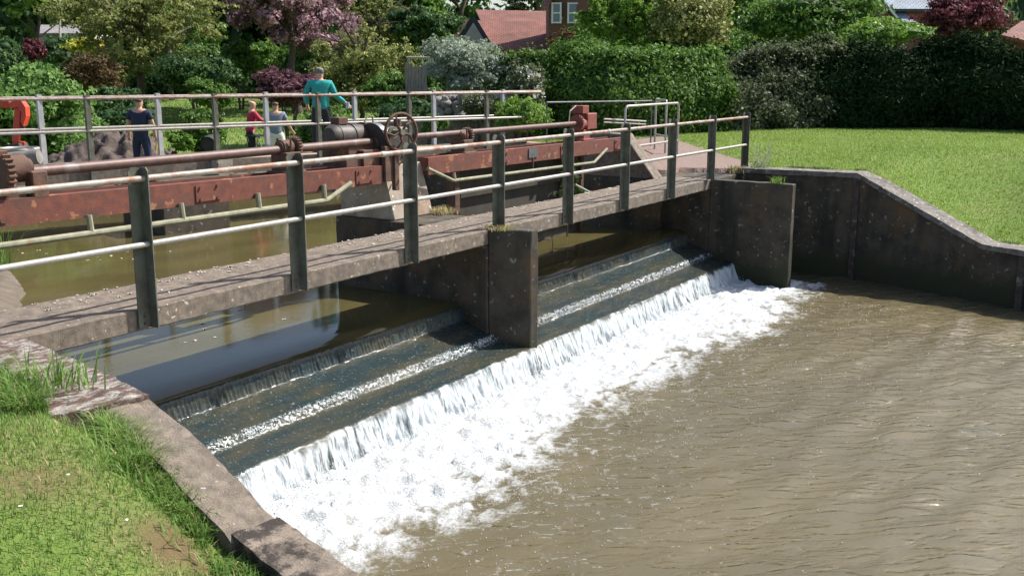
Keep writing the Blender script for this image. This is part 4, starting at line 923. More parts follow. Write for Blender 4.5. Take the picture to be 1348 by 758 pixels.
# ------------------------------------------------------------------ excavator (only its arm reaches into the picture)
dg = thing('excavator', tuple(atd(-120, 215, 20)), 'orange mini digger reaching its arm in at the left edge', 'excavator')
def bar(pts, w, name, m='orange', th=None):
    mb = MB(); vs = [Vector(p) for p in pts]
    for a, b in zip(vs[:-1], vs[1:]):
        d = (b-a); ln = d.length/2; d.normalize(); sd = Vector((FWD.x, FWD.y, 0)).normalized(); u = sd.cross(d).normalized()
        mb.obox((a+b)/2, d*(ln+w*.25), sd*(th or w*.55), u*w)
    return mb.build(name, M[m], dg, bevel=.012)
D = 20
p = lambda x, y: atd(x, y, D)
bar([p(-150, 180), p(-70, 124), p(12, 138)], .075, 'boom'); bar([p(25, 132), p(21, 186)], .065, 'arm')
mb = MB(); c = p(27, 150); 
pts = [p(14, 137), p(22, 131), p(30, 132), p(36, 141), p(37, 153), p(33, 166), p(30, 160), p(31, 148), p(26, 141), p(17, 142)]; sd = Vector((FWD.x, FWD.y, 0)).normalized()*.09; n_ = len(pts)
mb.add([v-sd for v in pts]+[v+sd for v in pts], [tuple(range(n_))[::-1], tuple(range(n_, 2*n_))]+[(i, (i+1) % n_, n_+(i+1) % n_, n_+i) for i in range(n_)]); mb.build('elbow_plate', M['orange'], dg)
mb = MB(); mb.tube([p(31, 150), p(31, 178)], .03, 10); mb.build('ram', M['black'], dg); mb = MB(); mb.tube([p(16, 141), p(-10, 135)], .028, 8); mb.build('ram', M['galv'], dg)
bar([p(18, 188), p(32, 190)], .05, 'bucket_link')
mb = MB(); pts = [p(12, 190), p(30, 188), p(34, 198), p(26, 210), p(12, 208), p(6, 198)]; sd = Vector((FWD.x, FWD.y, 0)).normalized()*.18; n_ = 6
mb.add([v-sd for v in pts]+[v+sd for v in pts], [tuple(range(n_))[::-1], tuple(range(n_, 2*n_))]+[(i, (i+1) % n_, n_+(i+1) % n_, n_+i) for i in range(n_)]); mb.build('bucket', M['black_iron'], dg)
cb = atd(-190, 190, D); gz = ground_z(cb.x, cb.y); r0 = RGT; f0 = Vector((FWD.x, FWD.y, 0)).normalized(); uz = Vector((0, 0, 1))
mb = MB(); mb.obox((cb.x, cb.y, gz+.75), r0*.75, f0*.55, uz*.28); mb.build('body', M['orange'], dg, bevel=.05)
mb = MB(); mb.obox((cb.x-.05, cb.y, gz+1.55), r0*.42, f0*.42, uz*.55); mb.build('cab', M['black'], dg, bevel=.05)
for s in (-1, 1): mb = MB(); mb.obox(Vector((cb.x, cb.y, gz+.22))+f0*.5*s, r0*.8, f0*.14, uz*.22); mb.build('track', M['black'], dg, bevel=.08)

# ------------------------------------------------------------------ garden: soil heap, rubble, culvert
def mound(name, c, rx, ry, h, m, label, cat, amp=.12, sc=5, ang=0):
    n1 = 90; u = np.linspace(-1.15, 1.15, n1); U, V = np.meshgrid(u, u); rr = np.sqrt(U**2+V**2)
    ca, sa = math.cos(ang), math.sin(ang); Xw = c[0]+(U*rx*ca-V*ry*sa); Yw = c[1]+(U*rx*sa+V*ry*ca)
    hz = np.clip(1-rr**2, -.15, 1)**1 if False else np.clip(np.cos(np.clip(rr, 0, 1.2)*math.pi/2), -.2, 1)
    Zw = c[2]+h*hz*(.75+.5*fbm(U*2+3, V*2, 3, 41))+amp*sstep(-.1, .35, hz)*(fbm(Xw*sc, Yw*sc, 4, 42)-.5)*2
    I = np.arange(n1*n1).reshape(n1, n1); F = np.stack([I[:-1, :-1], I[:-1, 1:], I[1:, 1:], I[1:, :-1]], -1).reshape(-1, 4)
    o = link(name, np_mesh(name, np.stack([Xw, Yw, Zw], -1).reshape(-1, 3), F), m, org=c); return tag(o, label, cat)
hc_ = atd(150, 205, 24.5); mound('soil_heap', (hc_.x, hc_.y, ground_z(hc_.x, hc_.y)-.15), 2.1, 1.3, .95, M['soil'], 'heap of dug grey-brown clay between the bush and the navy shirt', 'soil heap', .34, 4.5, R(-35))
hc_ = atd(95, 208, 24.0); mound('soil_heap', (hc_.x, hc_.y, ground_z(hc_.x, hc_.y)-.15), 1.2, .9, .62, M['soil'], 'lower spoil heap at the foot of the big light green bush', 'soil heap', .26, 4.5, R(-35))
c = atd(275, 190, 25); mb = MB(); e = c-RGT*.35+f0*.3; mb.tube([c+RGT*.02-f0*.2, c-RGT*.2+f0*.9], .19, 20, False); mb.tube([c-f0*.14, c-RGT*.2+f0*.9], .165, 20); o = auto(mb.build('culvert_pipe', M['black'], org=c)); tag(o, 'black plastic culvert pipe poking from the bank', 'pipe')
# spade
a_ = atd(208, 170, 24.3); b2 = atd(205, 205, 24.3); sp = thing('spade', tuple(b2), 'yellow-handled spade stuck in the ground beside the navy shirt', 'spade')
mb = MB(); mb.tube([a_, b2], .022, 8); M['yellow_paint'] = mat('yellow_handle', (.55, .34, .05), .5); mb.build('handle', M['yellow_paint'], sp)
mb = MB(); mb.obox(b2-Vector((0, 0, .14)), RGT*.09, f0*.01, uz*.15); mb.build('blade', M['steel_plate'], sp, bevel=.004)
# rubble wall of pale rocks
def rock_mesh(c, r):
    iv, iF = ico(); s = r*rng.uniform(.7, 1.3, 3); V = iv*s*(1+rng.normal(0, .12, (len(iv), 1)))+np.array(c); return V, iF
def rocks(name, pts, m, label, cat):
    V = []; F = []; b = 0
    for c, r in pts:
        v, f = rock_mesh(c, r); V.append(v); F.append(f+b); b += len(v)
    o = link(name, np_mesh(name, np.concatenate(V), np.concatenate(F)), m, org=pts[0][0]); return tag(o, label, cat)
pts = []
for i in range(210):
    t = random.random(); c = atd(575+110*t, 128+random.uniform(0, 30), 27+random.uniform(-.3, .3)); pts.append(((c.x, c.y, c.z), random.uniform(.06, .15)))
rocks('rockery_wall', pts, M['stone_pale'], 'low wall of pale rough stones below the silver bush', 'stone wall')
wallpath = [atd(480, 178, 26.5), atd(700, 168, 27.5)]
mb = MB(); a_, b2 = wallpath; mb.obox((a_+b2)/2, (b2-a_)/2, f0*.25, uz*.35); o = mb.build('garden_wall', M['wall_top'], org=(a_+b2)/2, rough=.04, step=.25); tag(o, 'low grey garden wall beyond the far railing', 'wall')

# ------------------------------------------------------------------ houses
def roof_uv(o, du, dv):
    me = o.data; uv = me.uv_layers.new(name='UVMap')
    for poly in me.polygons:
        for li in poly.loop_indices:
            co = me.vertices[me.loops[li].vertex_index].co
            uv.data[li].uv = (co.dot(du), co.dot(dv))
def quad_roof(name, a, b, c, d, m, par, th=.12):
    """a-b eaves, d-c ridge"""
    a, b, c, d = map(Vector, (a, b, c, d)); n_ = (b-a).cross(d-a).normalized()*th; mb = MB()
    mb.add([a, b, c, d, a-n_, b-n_, c-n_, d-n_], [(0, 1, 2, 3), (7, 6, 5, 4), (0, 4, 5, 1), (1, 5, 6, 2), (2, 6, 7, 3), (3, 7, 4, 0)])
    o = mb.build(name, m, par); roof_uv(o, (b-a).normalized(), ((d-a)-(b-a).normalized()*((d-a).dot((b-a).normalized()))).normalized()); return o
HD = 50
hb = thing('house', tuple(atd(680, 125, HD)), 'long low house with red clay tile roofs and dark gable', 'house')
P_ = lambda x, y, d=HD: atd(x, y, d)
quad_roof('roof', P_(648, 66), P_(778, 66), P_(770, 29, 53), P_(622, 27, 53), M['tile'], hb)          # front slope
quad_roof('upper_roof', P_(634, 30, 53.2), P_(772, 30, 53.2), P_(768, 16, 55.5), P_(626, 13, 55.5), M['tile'], hb)
quad_roof('side_roof', P_(600, 52, 54.5), P_(640, 55, 52.5), P_(622, 25, 55), P_(575, 23, 57), M['tile'], hb)
mb = MB(); g0, g1, g2 = P_(603, 62, 51), P_(646, 68, 50.3), P_(622, 27, 50.8); back = f0*3
mb.add([g0, g1, g2, g0+back, g1+back, g2+back, g0-Vector((0, 0, 2.6)), g1-Vector((0, 0, 2.4)), g0+back-Vector((0, 0, 2.6)), g1+back-Vector((0, 0, 2.4))], [(0, 1, 2), (6, 7, 1, 0), (3, 5, 4), (0, 2, 5, 3), (1, 4, 5, 2), (6, 0, 3, 8), (7, 9, 4, 1)]); mb.build('gable_wall', M['render'], hb)
mb = MB()
for a_, b2 in ((P_(600, 60, 50.2), P_(623, 24, 50)), (P_(623, 24, 50), P_(650, 68, 49.6))):
    d_ = (b2-a_); mb.obox((a_+b2)/2, d_/2, f0*.12, d_.normalized().cross(f0)*.12)
mb.build('bargeboard', M['black'], hb)
a_, b2 = P_(648, 66, 50.6), P_(778, 66, 50.6); mb = MB(); mb.add([a_, b2, b2-Vector((0, 0, 2.8)), a_-Vector((0, 0, 2.8)), a_+back, b2+back, b2+back-Vector((0, 0, 2.8)), a_+back-Vector((0, 0, 2.8))], [(0, 3, 2, 1), (4, 5, 6, 7), (0, 1, 5, 4), (0, 4, 7, 3), (1, 2, 6, 5)]); mb.build('wall', M['brick'], hb)
# taller brick wing on the right with its window; its shadow falls on the tiles
tw = thing('house', tuple(atd(740, 125, 47)), 'tall brick house wing with two windows behind the hedge', 'house')
a_, b2 = P_(722, 70, 48), P_(775, 72, 47); up = Vector((0, 0, 4.2)); bk = f0*4; mb = MB()
mb.add([a_, b2, b2+up, a_+up, a_+bk, b2+bk, b2+bk+up, a_+bk+up, a_-Vector((0, 0, 2)), b2-Vector((0, 0, 2))], [(0, 1, 2, 3), (4, 7, 6, 5), (3, 2, 6, 7), (0, 3, 7, 4), (1, 5, 6, 2), (8, 9, 1, 0)]); mb.build('wall', M['brick'], tw)
for x0, x1 in ((727, 738), (748, 762)):
    c0, c1 = P_(x0, 30, 46.95), P_(x1, 5, 46.95); 
    mb = MB(); ctr = (c0+c1)/2; hx = abs((c1-c0).dot(RGT))/2; hz = abs(c1.z-c0.z)/2
    for sx in (-1, 1): mb.obox(ctr+RGT*hx*sx, RGT*.04, f0*.05, uz*(hz+.04))
    for sz in (-1, 0, 1): mb.obox(ctr+uz*hz*sz, RGT*(hx-.04), f0*.05, uz*.03)
    fr = mb.build('window', M['white'], tw); mb = MB(); mb.obox(ctr, RGT*(hx-.03), f0*.01, uz*(hz-.03)); mb.build('pane', M['glass'], fr)
quad_roof('roof', P_(712, 12, 46.5), P_(722, 3, 46.5), P_(745, -40, 48), P_(735, -40, 51), M['tile'], tw)
quad_roof('roof', P_(706, 12, 46.4), P_(790, 12, 45.6), P_(786, -45, 49), P_(730, -45, 50), M['tile'], tw) if False else None
# house top right: slate roof, brick gable, skylight
h3 = thing('house', tuple(atd(1180, 100, 48)), 'brick house with pale blue slate roof and skylight above the hedge', 'house')
mb = MB(); g0, g1, g2, g3 = P_(1148, -12, 48), P_(1196, 32, 48), P_(1150, 34, 48), P_(1160, -14, 48)
mb.add([P_(1140, -20, 48), P_(1165, 20, 48), P_(1200, 34, 48), P_(1205, 70, 48), P_(1135, 70, 48)]+[v+f0*5 for v in (P_(1140, -20, 48), P_(1165, 20, 48), P_(1200, 34, 48), P_(1205, 70, 48), P_(1135, 70, 48))], [(0, 1, 2, 3, 4), (9, 8, 7, 6, 5), (0, 5, 6, 1), (1, 6, 7, 2), (2, 7, 8, 3)]); mb.build('wall', M['brick'], h3)
quad_roof('roof', P_(1172, 12, 47.6), P_(1232, 12, 47.4), P_(1224, -30, 51), P_(1142, -30, 51), M['slate'], h3)
quad_roof('lower_roof', P_(1190, 29, 47.2), P_(1206, 29, 47.2), P_(1178, 8, 48.5), P_(1168, 8, 48.6), M['slate'], h3)
a_ = P_(1176, 18, 47.0); mb = MB(); d_ = (P_(1182, 24, 47)-P_(1170, 10, 47)); mb.obox(a_, d_*.55, f0*.04, RGT*.09); sk_ = mb.build('skylight', M['steel_plate'], h3); mb = MB(); mb.obox(a_-f0*.045, d_*.45, f0*.01, RGT*.06); mb.build('pane', M['white'], sk_)
mb = MB(); a_, b2 = P_(1192, 14, 47.8), P_(1240, 14, 47.8); mb.add([a_, b2, b2-uz*3.5, a_-uz*3.5, a_+bk, b2+bk, b2+bk-uz*3.5, a_+bk-uz*3.5], [(0, 3, 2, 1), (4, 5, 6, 7), (0, 1, 5, 4), (1, 2, 6, 5), (0, 4, 7, 3)]); mb.build('side_wall', M['brick'], h3)
h4 = thing('house', tuple(atd(1345, 90, 44)), 'dark-roofed house corner at the right edge', 'house')
quad_roof('roof', P_(1318, 46, 44), P_(1420, 70, 42), P_(1440, 28, 46), P_(1345, 28, 47), M['tile'], h4)
mb = MB(); a_, b2 = P_(1322, 50, 44.4), P_(1420, 60, 42.4); mb.add([a_, b2, b2-uz*3, a_-uz*3, a_+bk, b2+bk, b2+bk-uz*3, a_+bk-uz*3], [(0, 3, 2, 1), (4, 5, 6, 7), (0, 1, 5, 4), (1, 2, 6, 5), (0, 4, 7, 3)]); mb.build('wall', M['brick'], h4)
# outbuilding left
h5 = thing('shed', tuple(atd(90, 80, 62)), 'low shed with grey roof far left among the trees', 'shed')
quad_roof('roof', P_(50, 44, 60), P_(116, 44, 60), P_(114, 33, 63), P_(54, 33, 63), M['tile_grey'], h5)
mb = MB(); a_, b2 = P_(52, 44, 60.6), P_(115, 44, 60.6); mb.add([a_, b2, b2-uz*2.2, a_-uz*2.2, a_+bk, b2+bk, b2+bk-uz*2.2, a_+bk-uz*2.2], [(0, 3, 2, 1), (4, 5, 6, 7), (0, 1, 5, 4), (1, 2, 6, 5), (0, 4, 7, 3)]); mb.build('wall', M['render'], h5)
# garden fence pieces
ft = thing('garden_gate', tuple(atd(245, 66, 52)), 'grey wooden garden gate and rail among the shrubs', 'gate')
mb = MB(); a_, b2 = P_(85, 54, 52), P_(160, 55.5, 52); mb.tube([a_, b2], .05, 6); mb.build('rail', M['wood_grey'], ft); mb = MB(); a_, b2 = P_(228, 55, 52), P_(262, 55, 52); mb.tube([a_, b2], .05, 6); mb.tube([P_(228, 64, 52), P_(250, 64, 52)], .04, 6); mb.tube([P_(230, 54, 52), P_(244, 65, 52)], .04, 6); mb.build('gate_frame', M['wood_grey'], ft)
mb = MB(); mb.obox(P_(255, 60, 51.5), RGT*.22, f0*.04, uz*.26); mb.build('panel', M['wood_grey'], ft)
tp = thing('trellis_panel', tuple(atd(548, 120, 29)), 'weathered grey wooden fence panel left of the silver bush', 'fence panel')
for k in range(8): mb = MB(); x = 535+k*3.6; h_ = 84 if k < 3 else 88; mb.obox((P_(x, h_, 29)+P_(x, 122, 29))/2, RGT*.034, f0*.02, uz*abs(P_(x, h_, 29).z-P_(x, 122, 29).z)/2); mb.build('slat', M['wood_grey'], tp)
for yy in (96, 114): mb = MB(); mb.obox(P_(548, yy, 29.1), RGT*.32, f0*.03, uz*.03); mb.build('cross_rail', M['wood_grey'], tp)
tb = thing('garden_rail', tuple(P_(600, 76, 31)), 'pale horizontal rail running behind the silver bush', 'rail'); mb = MB(); mb.tube([P_(535, 76, 31), P_(672, 77, 31)], .03, 8); mb.build('rail', M['galv'], tb); 
for px in (538, 605, 670): mb = MB(); q1 = P_(px, 77, 31); mb.tube([q1, (q1.x, q1.y, ground_z(q1.x, q1.y))], .03, 8); mb.build('post', M['galv'], tb)
o = MB().tube([P_(80, 90, 56), P_(79, 40, 56), P_(78.5, -20, 56)], [.07, .06, .05], 8).build('pole', M['deadwood'], org=P_(80, 95, 56)); tag(o, 'thin pale pole rising among the trees far left', 'pole')
mb = MB(); mb.tube([P_(224, 56, 39), P_(228, 47, 39), P_(238, 43, 39), P_(251, 35, 39)], [.05, .045, .035, .02], 7); mb.tube([P_(224, 56, 39), P_(222, 90, 39.3), P_(221, 112, 39.6)], [.05, .07, .08], 7); o = mb.build('dead_branch', M['deadwood'], org=P_(224, 56, 39)); tag(o, 'bleached dead branch sticking out beside the olive tree', 'branch')

# ------------------------------------------------------------------ planting
# far backdrop belt of woodland: many tall trees
bk_spec = [(-90, 75, -170, 100, 82, 'dark', 'tall dark green tree at the far left edge'), (15, 170, -150, 100, 88, 'mid', 'tall mid green tree behind the grey shed'),
           (110, 290, -170, 100, 86, 'olive', 'tall olive tree behind the dead branch'), (225, 400, -190, 100, 90, 'dark', 'tall dark tree behind the pink blossom'),
           (350, 500, -160, 100, 88, 'mid', 'tall green tree behind the bushy speckled tree'), (455, 590, -150, 80, 84, 'mid', 'tall green tree behind the dark conifer'),
           (560, 660, -110, 22, 92, 'mid', 'high tree showing sky gaps above the low red roof'), (650, 770, -80, 28, 98, 'dark', 'far dark tree with sky gaps left of the tall brick wing'),
           (765, 920, -170, 100, 70, 'mid', 'tall tree behind the pale green willow'), (870, 1030, -170, 100, 66, 'bright', 'tall fresh green tree behind the yellow blossom'),
           (985, 1160, -160, 90, 62, 'mid', 'tall mid green tree left of the slate roof'), (1215, 1318, -90, 60, 66, 'olive', 'tall loose tree right of the slate roof')]
for i, (a0, a1, b0, b1, dd, kd, lb) in enumerate(bk_spec):
    gap = i in (6, 7)
    tree('tall_tree', a0, a1, b0, b1, dd, kd, lb, n=16000 if not gap else 6000, leaf=.24 if not gap else .20, k=40, lr=.27 if not gap else .24, group='tall trees behind the garden', tr=.3, core=.7 if not gap else .35, spread=.2 if not gap else .35)
T = tree; Sh = shrub
def hp(px, py, d): v = atd(px, py, d); return (v.x, v.y, v.z)
def arc(px, d, z): v = atd(px, 100, d); return (v.x, v.y, z)
hedge('woodland', [arc(px, 100+6*math.sin(px*.01), 7.2 if 540 < px < 800 else 10) for px in range(-1500, 3001, 150)], 'dark', 'distant woodland edge closing the view behind the houses', 60000, .42, thick=6, amp=.9, stuff=True, cat='woodland')
hedge('overgrown_hedge', [hp(px, 62+8*math.sin(px*.03), 56) for px in (-200, -60, 60, 180, 300, 420)], 'dark', 'overgrown dark hedge along the back of the garden on the left', 42000, .11, thick=3, amp=.6)
hedge('overgrown_hedge', [hp(px, 66+6*math.sin(px*.03), 50) for px in (400, 480, 560)], 'mid', 'overgrown green hedge behind the speckled tree', 22000, .10, thick=3, amp=.6)
hedge('overgrown_hedge', [hp(px, 26+8*math.sin(px*.04), 40) for px in (800, 880, 960, 1040, 1120)], 'mid', 'tall overgrown hedge behind the square hedge', 50000, .09, thick=3, amp=.8)
Sh('garden_shrub', 130, 215, 58, 104, 50, 'dark', 'dark shrub mass behind the twin trunks', 'shrub', n=8000, leaf=.08, k=16, lr=.34)
Sh('garden_shrub', 215, 300, 56, 88, 47, 'mid', 'green shrub above the round glossy bush', 'shrub', n=7000, leaf=.08, k=14, lr=.34)
Sh('garden_shrub', 395, 470, 70, 112, 46, 'dark', 'dark shrub in shade behind the teal jacket', 'shrub', n=7000, leaf=.08, k=14, lr=.34)
Sh('garden_shrub', 118, 190, 112, 150, 34, 'dark', 'low dark shrub on the lawn behind the navy shirt', 'shrub', n=6000, leaf=.055, k=16, lr=.3)
Sh('garden_shrub', 238, 320, 108, 150, 35, 'mid', 'low green border shrub in front of the round bush', 'shrub', n=7000, leaf=.055, k=18, lr=.3)
Sh('garden_shrub', 105, 175, 88, 118, 43, 'olive', 'dull olive shrub beneath the golden one', 'shrub', n=5000, leaf=.07, k=12, lr=.34)
Sh('garden_shrub', 440, 540, 40, 110, 52, 'mid', 'leafy green mass between speckled tree and conifer', 'shrub', n=9000, leaf=.09, k=18, lr=.32)
Sh('garden_shrub', 560, 625, 46, 90, 42, 'mid', 'green shrub in front of the gable wall', 'shrub', n=6000, leaf=.08, k=14, lr=.32)
Sh('bronze_shrub', 722, 762, 40, 72, 31, 'brown', 'reddish twiggy shrub in front of the shaded tiles', 'shrub', n=1400, leaf=.05, k=8, lr=.3, core=.2, spread=.4)
T('garden_tree', 85, 300, -60, 105, 40, 'olive', 'spreading olive-leaved tree with twin trunks left of the round bush', n=26000, leaf=.075, k=54, lr=.2, trunkpx=183, tr=.16, core=.25, spread=.45, low=-.9)
T('blossom_tree', 268, 478, -90, 86, 44, 'mauve', 'large mauve-leaved tree covered in pink blossom', n=30000, leaf=.085, k=56, lr=.2, trunkpx=392, tr=.2, core=.25, spread=.42, flowers=('pink', 9000, .095))
T('garden_tree', 392, 552, -6, 150, 38, 'olive', 'bushy speckled green tree right of the teal jacket', n=26000, leaf=.065, k=48, lr=.22, tr=.1, core=.3, low=-1, spread=.22, flowers=('cream', 1500, .045))
T('garden_tree', 150, 300, -40, 78, 52, 'mid', 'loose green tree between the olive tree and the blossom', n=16000, leaf=.09, k=30, lr=.26, tr=.12, core=.3, spread=.4)
T('garden_tree', 430, 560, -30, 70, 50, 'olive', 'tall thin olive tree between the blossom and the dark conifer', n=15000, leaf=.09, k=30, lr=.26, tr=.1, core=.3, spread=.42)
T('garden_tree', -10, 110, -60, 26, 58, 'bright', 'bright green tree above the small maroon shrub', n=15000, leaf=.1, k=30, lr=.26, tr=.12, core=.4, spread=.35)
T('conifer', 505, 602, 10, 62, 47, 'dark', 'dark blue-green conifer left of the red gable', n=10000, leaf=.1, k=16, lr=.36, tr=.14)
T('willow_tree', 772, 885, -50, 72, 34, 'bright', 'pale green feathery tree above the square hedge', n=18000, leaf=.06, k=46, lr=.22, tr=.12, core=.35, spread=.42, low=-1)
T('purple_tree', 1208, 1332, -4, 52, 40, 'maroon', 'dark purple-red tree between slate roof and right edge', n=12000, leaf=.075, k=16, lr=.36, tr=.12, core=.4, spread=.28)
T('young_tree', 78, 168, 66, 128, 37, 'brown', 'small bronze-leaved multi-stemmed tree beside the big light bush', n=7000, leaf=.055, k=14, lr=.3, tr=.05, limbs=10, core=.35, spread=.3)
Sh('laurel_bush', -70, 120, 92, 215, 27.5, 'laurel', 'big rounded light green bush at the left edge', 'bush', n=22000, leaf=.075, k=22, lr=.38)
Sh('round_bush', 204, 312, 70, 128, 39, 'dark', 'round glossy dark green bush left of the bare trunk', 'bush', n=11000, leaf=.075, k=16, lr=.42)
Sh('maroon_shrub', 24, 64, 48, 84, 46, 'maroon', 'small maroon shrub far left', 'shrub', n=3500, leaf=.08, k=8)
Sh('garden_shrub', -30, 32, 50, 98, 44, 'dark', 'dark green shrub left of the maroon shrub', 'shrub', n=5000, leaf=.08, k=10)
Sh('garden_shrub', 52, 130, 46, 96, 48, 'dark', 'dark green shrub right of the maroon shrub', 'shrub', n=6500, leaf=.085, k=12)
Sh('golden_shrub', 90, 166, 50, 76, 45, 'yellow', 'golden yellow-green shrub beneath the olive tree', 'shrub', n=5000, leaf=.075, k=10)
Sh('garden_shrub', 20, 110, 84, 104, 41, 'mid', 'low green shrub strip behind the big light bush', 'shrub', n=5000, leaf=.07, k=12)
Sh('purple_bush', 335, 424, 94, 142, 31, 'purple', 'dense dark purple bush behind the people', 'bush', n=9000, leaf=.06, k=14)
Sh('garden_shrub', 325, 380, 58, 98, 52, 'bright', 'bright green rounded shrub between the bare trunks', 'shrub', n=5000, leaf=.09, k=10)
Sh('garden_shrub', 290, 340, 62, 112, 46, 'mid', 'leafy green shrub right of the round bush', 'shrub', n=5000, leaf=.08, k=10)
Sh('silver_bush', 553, 668, 52, 128, 30, 'silver', 'silvery grey-green bush in front of the red roof', 'bush', n=15000, leaf=.05, k=18, lr=.4)
Sh('garden_shrub', 470, 560, 96, 150, 30, 'mid', 'leafy shrub behind the far railing left of the fence panel', 'shrub', n=8000, leaf=.06, k=12, flowers=('white', 60, .05))
Sh('garden_shrub', 505, 595, 130, 172, 28, 'dark', 'dark low shrub behind the handwheel', 'shrub', n=6000, leaf=.05, k=12)
Sh('garden_shrub', 600, 672, 122, 156, 26.0, 'grey', 'low loose shrub in front of the pale stones', 'shrub', n=5000, leaf=.04, k=16, lr=.28, core=.3, spread=.4, flowers=('white', 160, .03))
Sh('reed_clump', 548, 588, 148, 186, 24.5, 'mid', 'bright leafy clump right of the handwheel', 'plant', n=2500, leaf=.06, k=8, asp=.2)
Sh('flowering_shrub', 668, 722, 84, 150, 27, 'grey', 'tall shrub of white flower heads left of the square hedge', 'shrub', n=7000, leaf=.045, k=12, flowers=('white', 900, .05), core=.4, spread=.28)
Sh('garden_shrub', 648, 722, 128, 182, 23.5, 'bright', 'grassy green shrub at the end of the far footbridge', 'shrub', n=9000, leaf=.04, k=14)
Sh('garden_shrub', 232, 308, 142, 203, 27.5, 'mid', 'mixed green shrub behind the culvert pipe', 'shrub', n=8000, leaf=.05, k=14, flowers=('white', 60, .04), core=.5)
Sh('garden_shrub', 384, 480, 142, 200, 28.0, 'mid', 'leafy green shrub behind the teal jacket legs', 'shrub', n=9000, leaf=.05, k=14, flowers=('white', 90, .04))
Sh('ivy_bank', 120, 215, 138, 178, 32, 'dark', 'dark ivy patch in shade behind the navy shirt', 'ivy', n=6000, leaf=.05, k=12)
# low planting bed
Sh('herb_clump', 222, 262, 178, 200, 24.8, 'bright', 'low grassy tuft on the bank left of the culvert pipe', 'plant', n=2500, leaf=.04, k=8, stems=False)
# hedges
h_l = atd(668, 67, 30); h_r = atd(715, 67, 30)
hedge('trimmed_hedge', [(h_l.x, h_l.y, h_l.z), (h_r.x, h_r.y, h_r.z+.05)], 'mid', 'narrow trimmed hedge below the red roof', 16000, .05, thick=1.2, trim=True)
B = atd(822, 62, 26.5)
hedge('square_hedge', [(B.x+.5, B.y+1.5, B.z+.05), (B.x+.4, B.y+.5, B.z), (B.x+1.3, B.y+.1, B.z), (B.x+2.9, B.y-.5, B.z+.05)], 'mid', 'big square green hedge with dark shaded left face', 56000, .06, thick=2.0, trim=True, k_per=1.3, amp=.24)
hedge('variegated_hedge', [hp(950, 66, 29.5), hp(1000, 52, 30), hp(1060, 58, 30.5)], 'grey', 'tall loose dusty green hedge between the square one and the conifers', 42000, .06, thick=2.4, amp=.4)
Sh('cream_shrub', 845, 965, -20, 66, 33, 'olive', 'shrub with pale yellow blossom spikes above the hedge', 'shrub', n=12000, leaf=.06, k=16, flowers=('cream', 1500, .06), core=.5, spread=.25)
Sh('climbing_shrub', 960, 1150, -10, 62, 36, 'mid', 'broad leafy green shrub over the dusty shrub', 'shrub', n=17000, leaf=.075, k=20, flowers=('white', 260, .05))
Sh('climbing_shrub', 1100, 1222, 26, 62, 33, 'bright', 'sunlit yellow-green shrub below the slate roof', 'shrub', n=10000, leaf=.06, k=16, flowers=('white', 120, .05))
hedge('conifer_hedge', [hp(1100, 66, 30.5), hp(1130, 52, 30.5), hp(1165, 50, 30), hp(1212, 58, 30)], 'conifer', 'tall black-green conifer hedge, left half', 42000, .07, thick=2.6, amp=.35, asp=.35)
hedge('conifer_hedge', [hp(1268, 50, 29.5), hp(1300, 44, 29), hp(1340, 56, 28.3), hp(1400, 75, 27.5), hp(1500, 60, 26)], 'conifer', 'tall black-green conifer hedge, right half', 48000, .07, thick=2.4, amp=.35, asp=.35)

# ------------------------------------------------------------------ grass, weeds, debris
def blades(name, P, h, wdt, lean, kinds, label, mats, bend=.5):
    n_ = len(P); a = rng.uniform(0, 2*math.pi, n_); d = np.stack([np.cos(a), np.sin(a), 0*a], 1); s = np.stack([-np.sin(a), np.cos(a), 0*a], 1)
    hh = (h*rng.uniform(.55, 1.3, n_))[:, None]; ln = (lean*rng.uniform(.2, 1.3, n_))[:, None]; w = (wdt*rng.uniform(.7, 1.3, n_))[:, None]; uzv = np.array([[0, 0, 1.]])
    p0 = P-s*w; p1 = P+s*w; m = P+d*hh*ln*.35+uzv*hh*.6; t = P+d*hh*ln+uzv*hh*(1-.25*ln)
    V = np.stack([p0, p1, m+s*w*.7, m-s*w*.7, t], 1).reshape(-1, 3); b = (np.arange(n_)*5)[:, None]
    F = np.concatenate([b+[0, 1, 2], b+[0, 2, 3], b+[3, 2, 4]]); tint = np.clip(.45*rng.beta(2, 2, n_)+.9*(fbm(P[:, 0]*.55, P[:, 1]*.55, 4, 91)-.5)+.5*(fbm(P[:, 0]*4, P[:, 1]*4, 3, 92)-.5)+.28, 0, 1)
    o = link(name, np_mesh(name, V, F, np.tile(tint, 3), np.tile(kinds, 3)), mats); return tag(o, label, 'grass', kind='stuff')
def on_ground(x, y): return np.stack([x, y, height(x, y)], 1)
# near bank lawn
n_ = 120000; x = rng.uniform(-5.5, -1.6, n_); y = -6.6+6.9*rng.random(n_)**.8
wx = np.interp(-y, [-.06, 1.8, 2.4, 2.8, 3.05, 3.72, 6.2], [a for a, _, _ in LW[:7]])
dist = wx-.24-x; wornv = sum(w_*np.exp(-(((x-a_)/r_)**2+((y-b_)/q_)**2)) for a_, b_, r_, q_, w_ in WORN)
keep = (dist > np.where(y > -1.75, .30, 0)) & (rng.random(n_) > wornv) & ((y < .0)) & (np.hypot(x+5.2, y+6.68) > 1.2)
x, y, dist = x[keep], y[keep], dist[keep]; P = on_ground(x, y)
dry = (rng.random(len(x)) < .10+.25*(fbm(x*2, y*2, 3, 51) > .55)).astype(int)
hgt = .028+.02*fbm(x*3, y*3, 3, 52)
blades('grass', P, hgt, .0022, .8, dry, 'short mown grass on the near bank', [L['grass'], L['grassdry']])
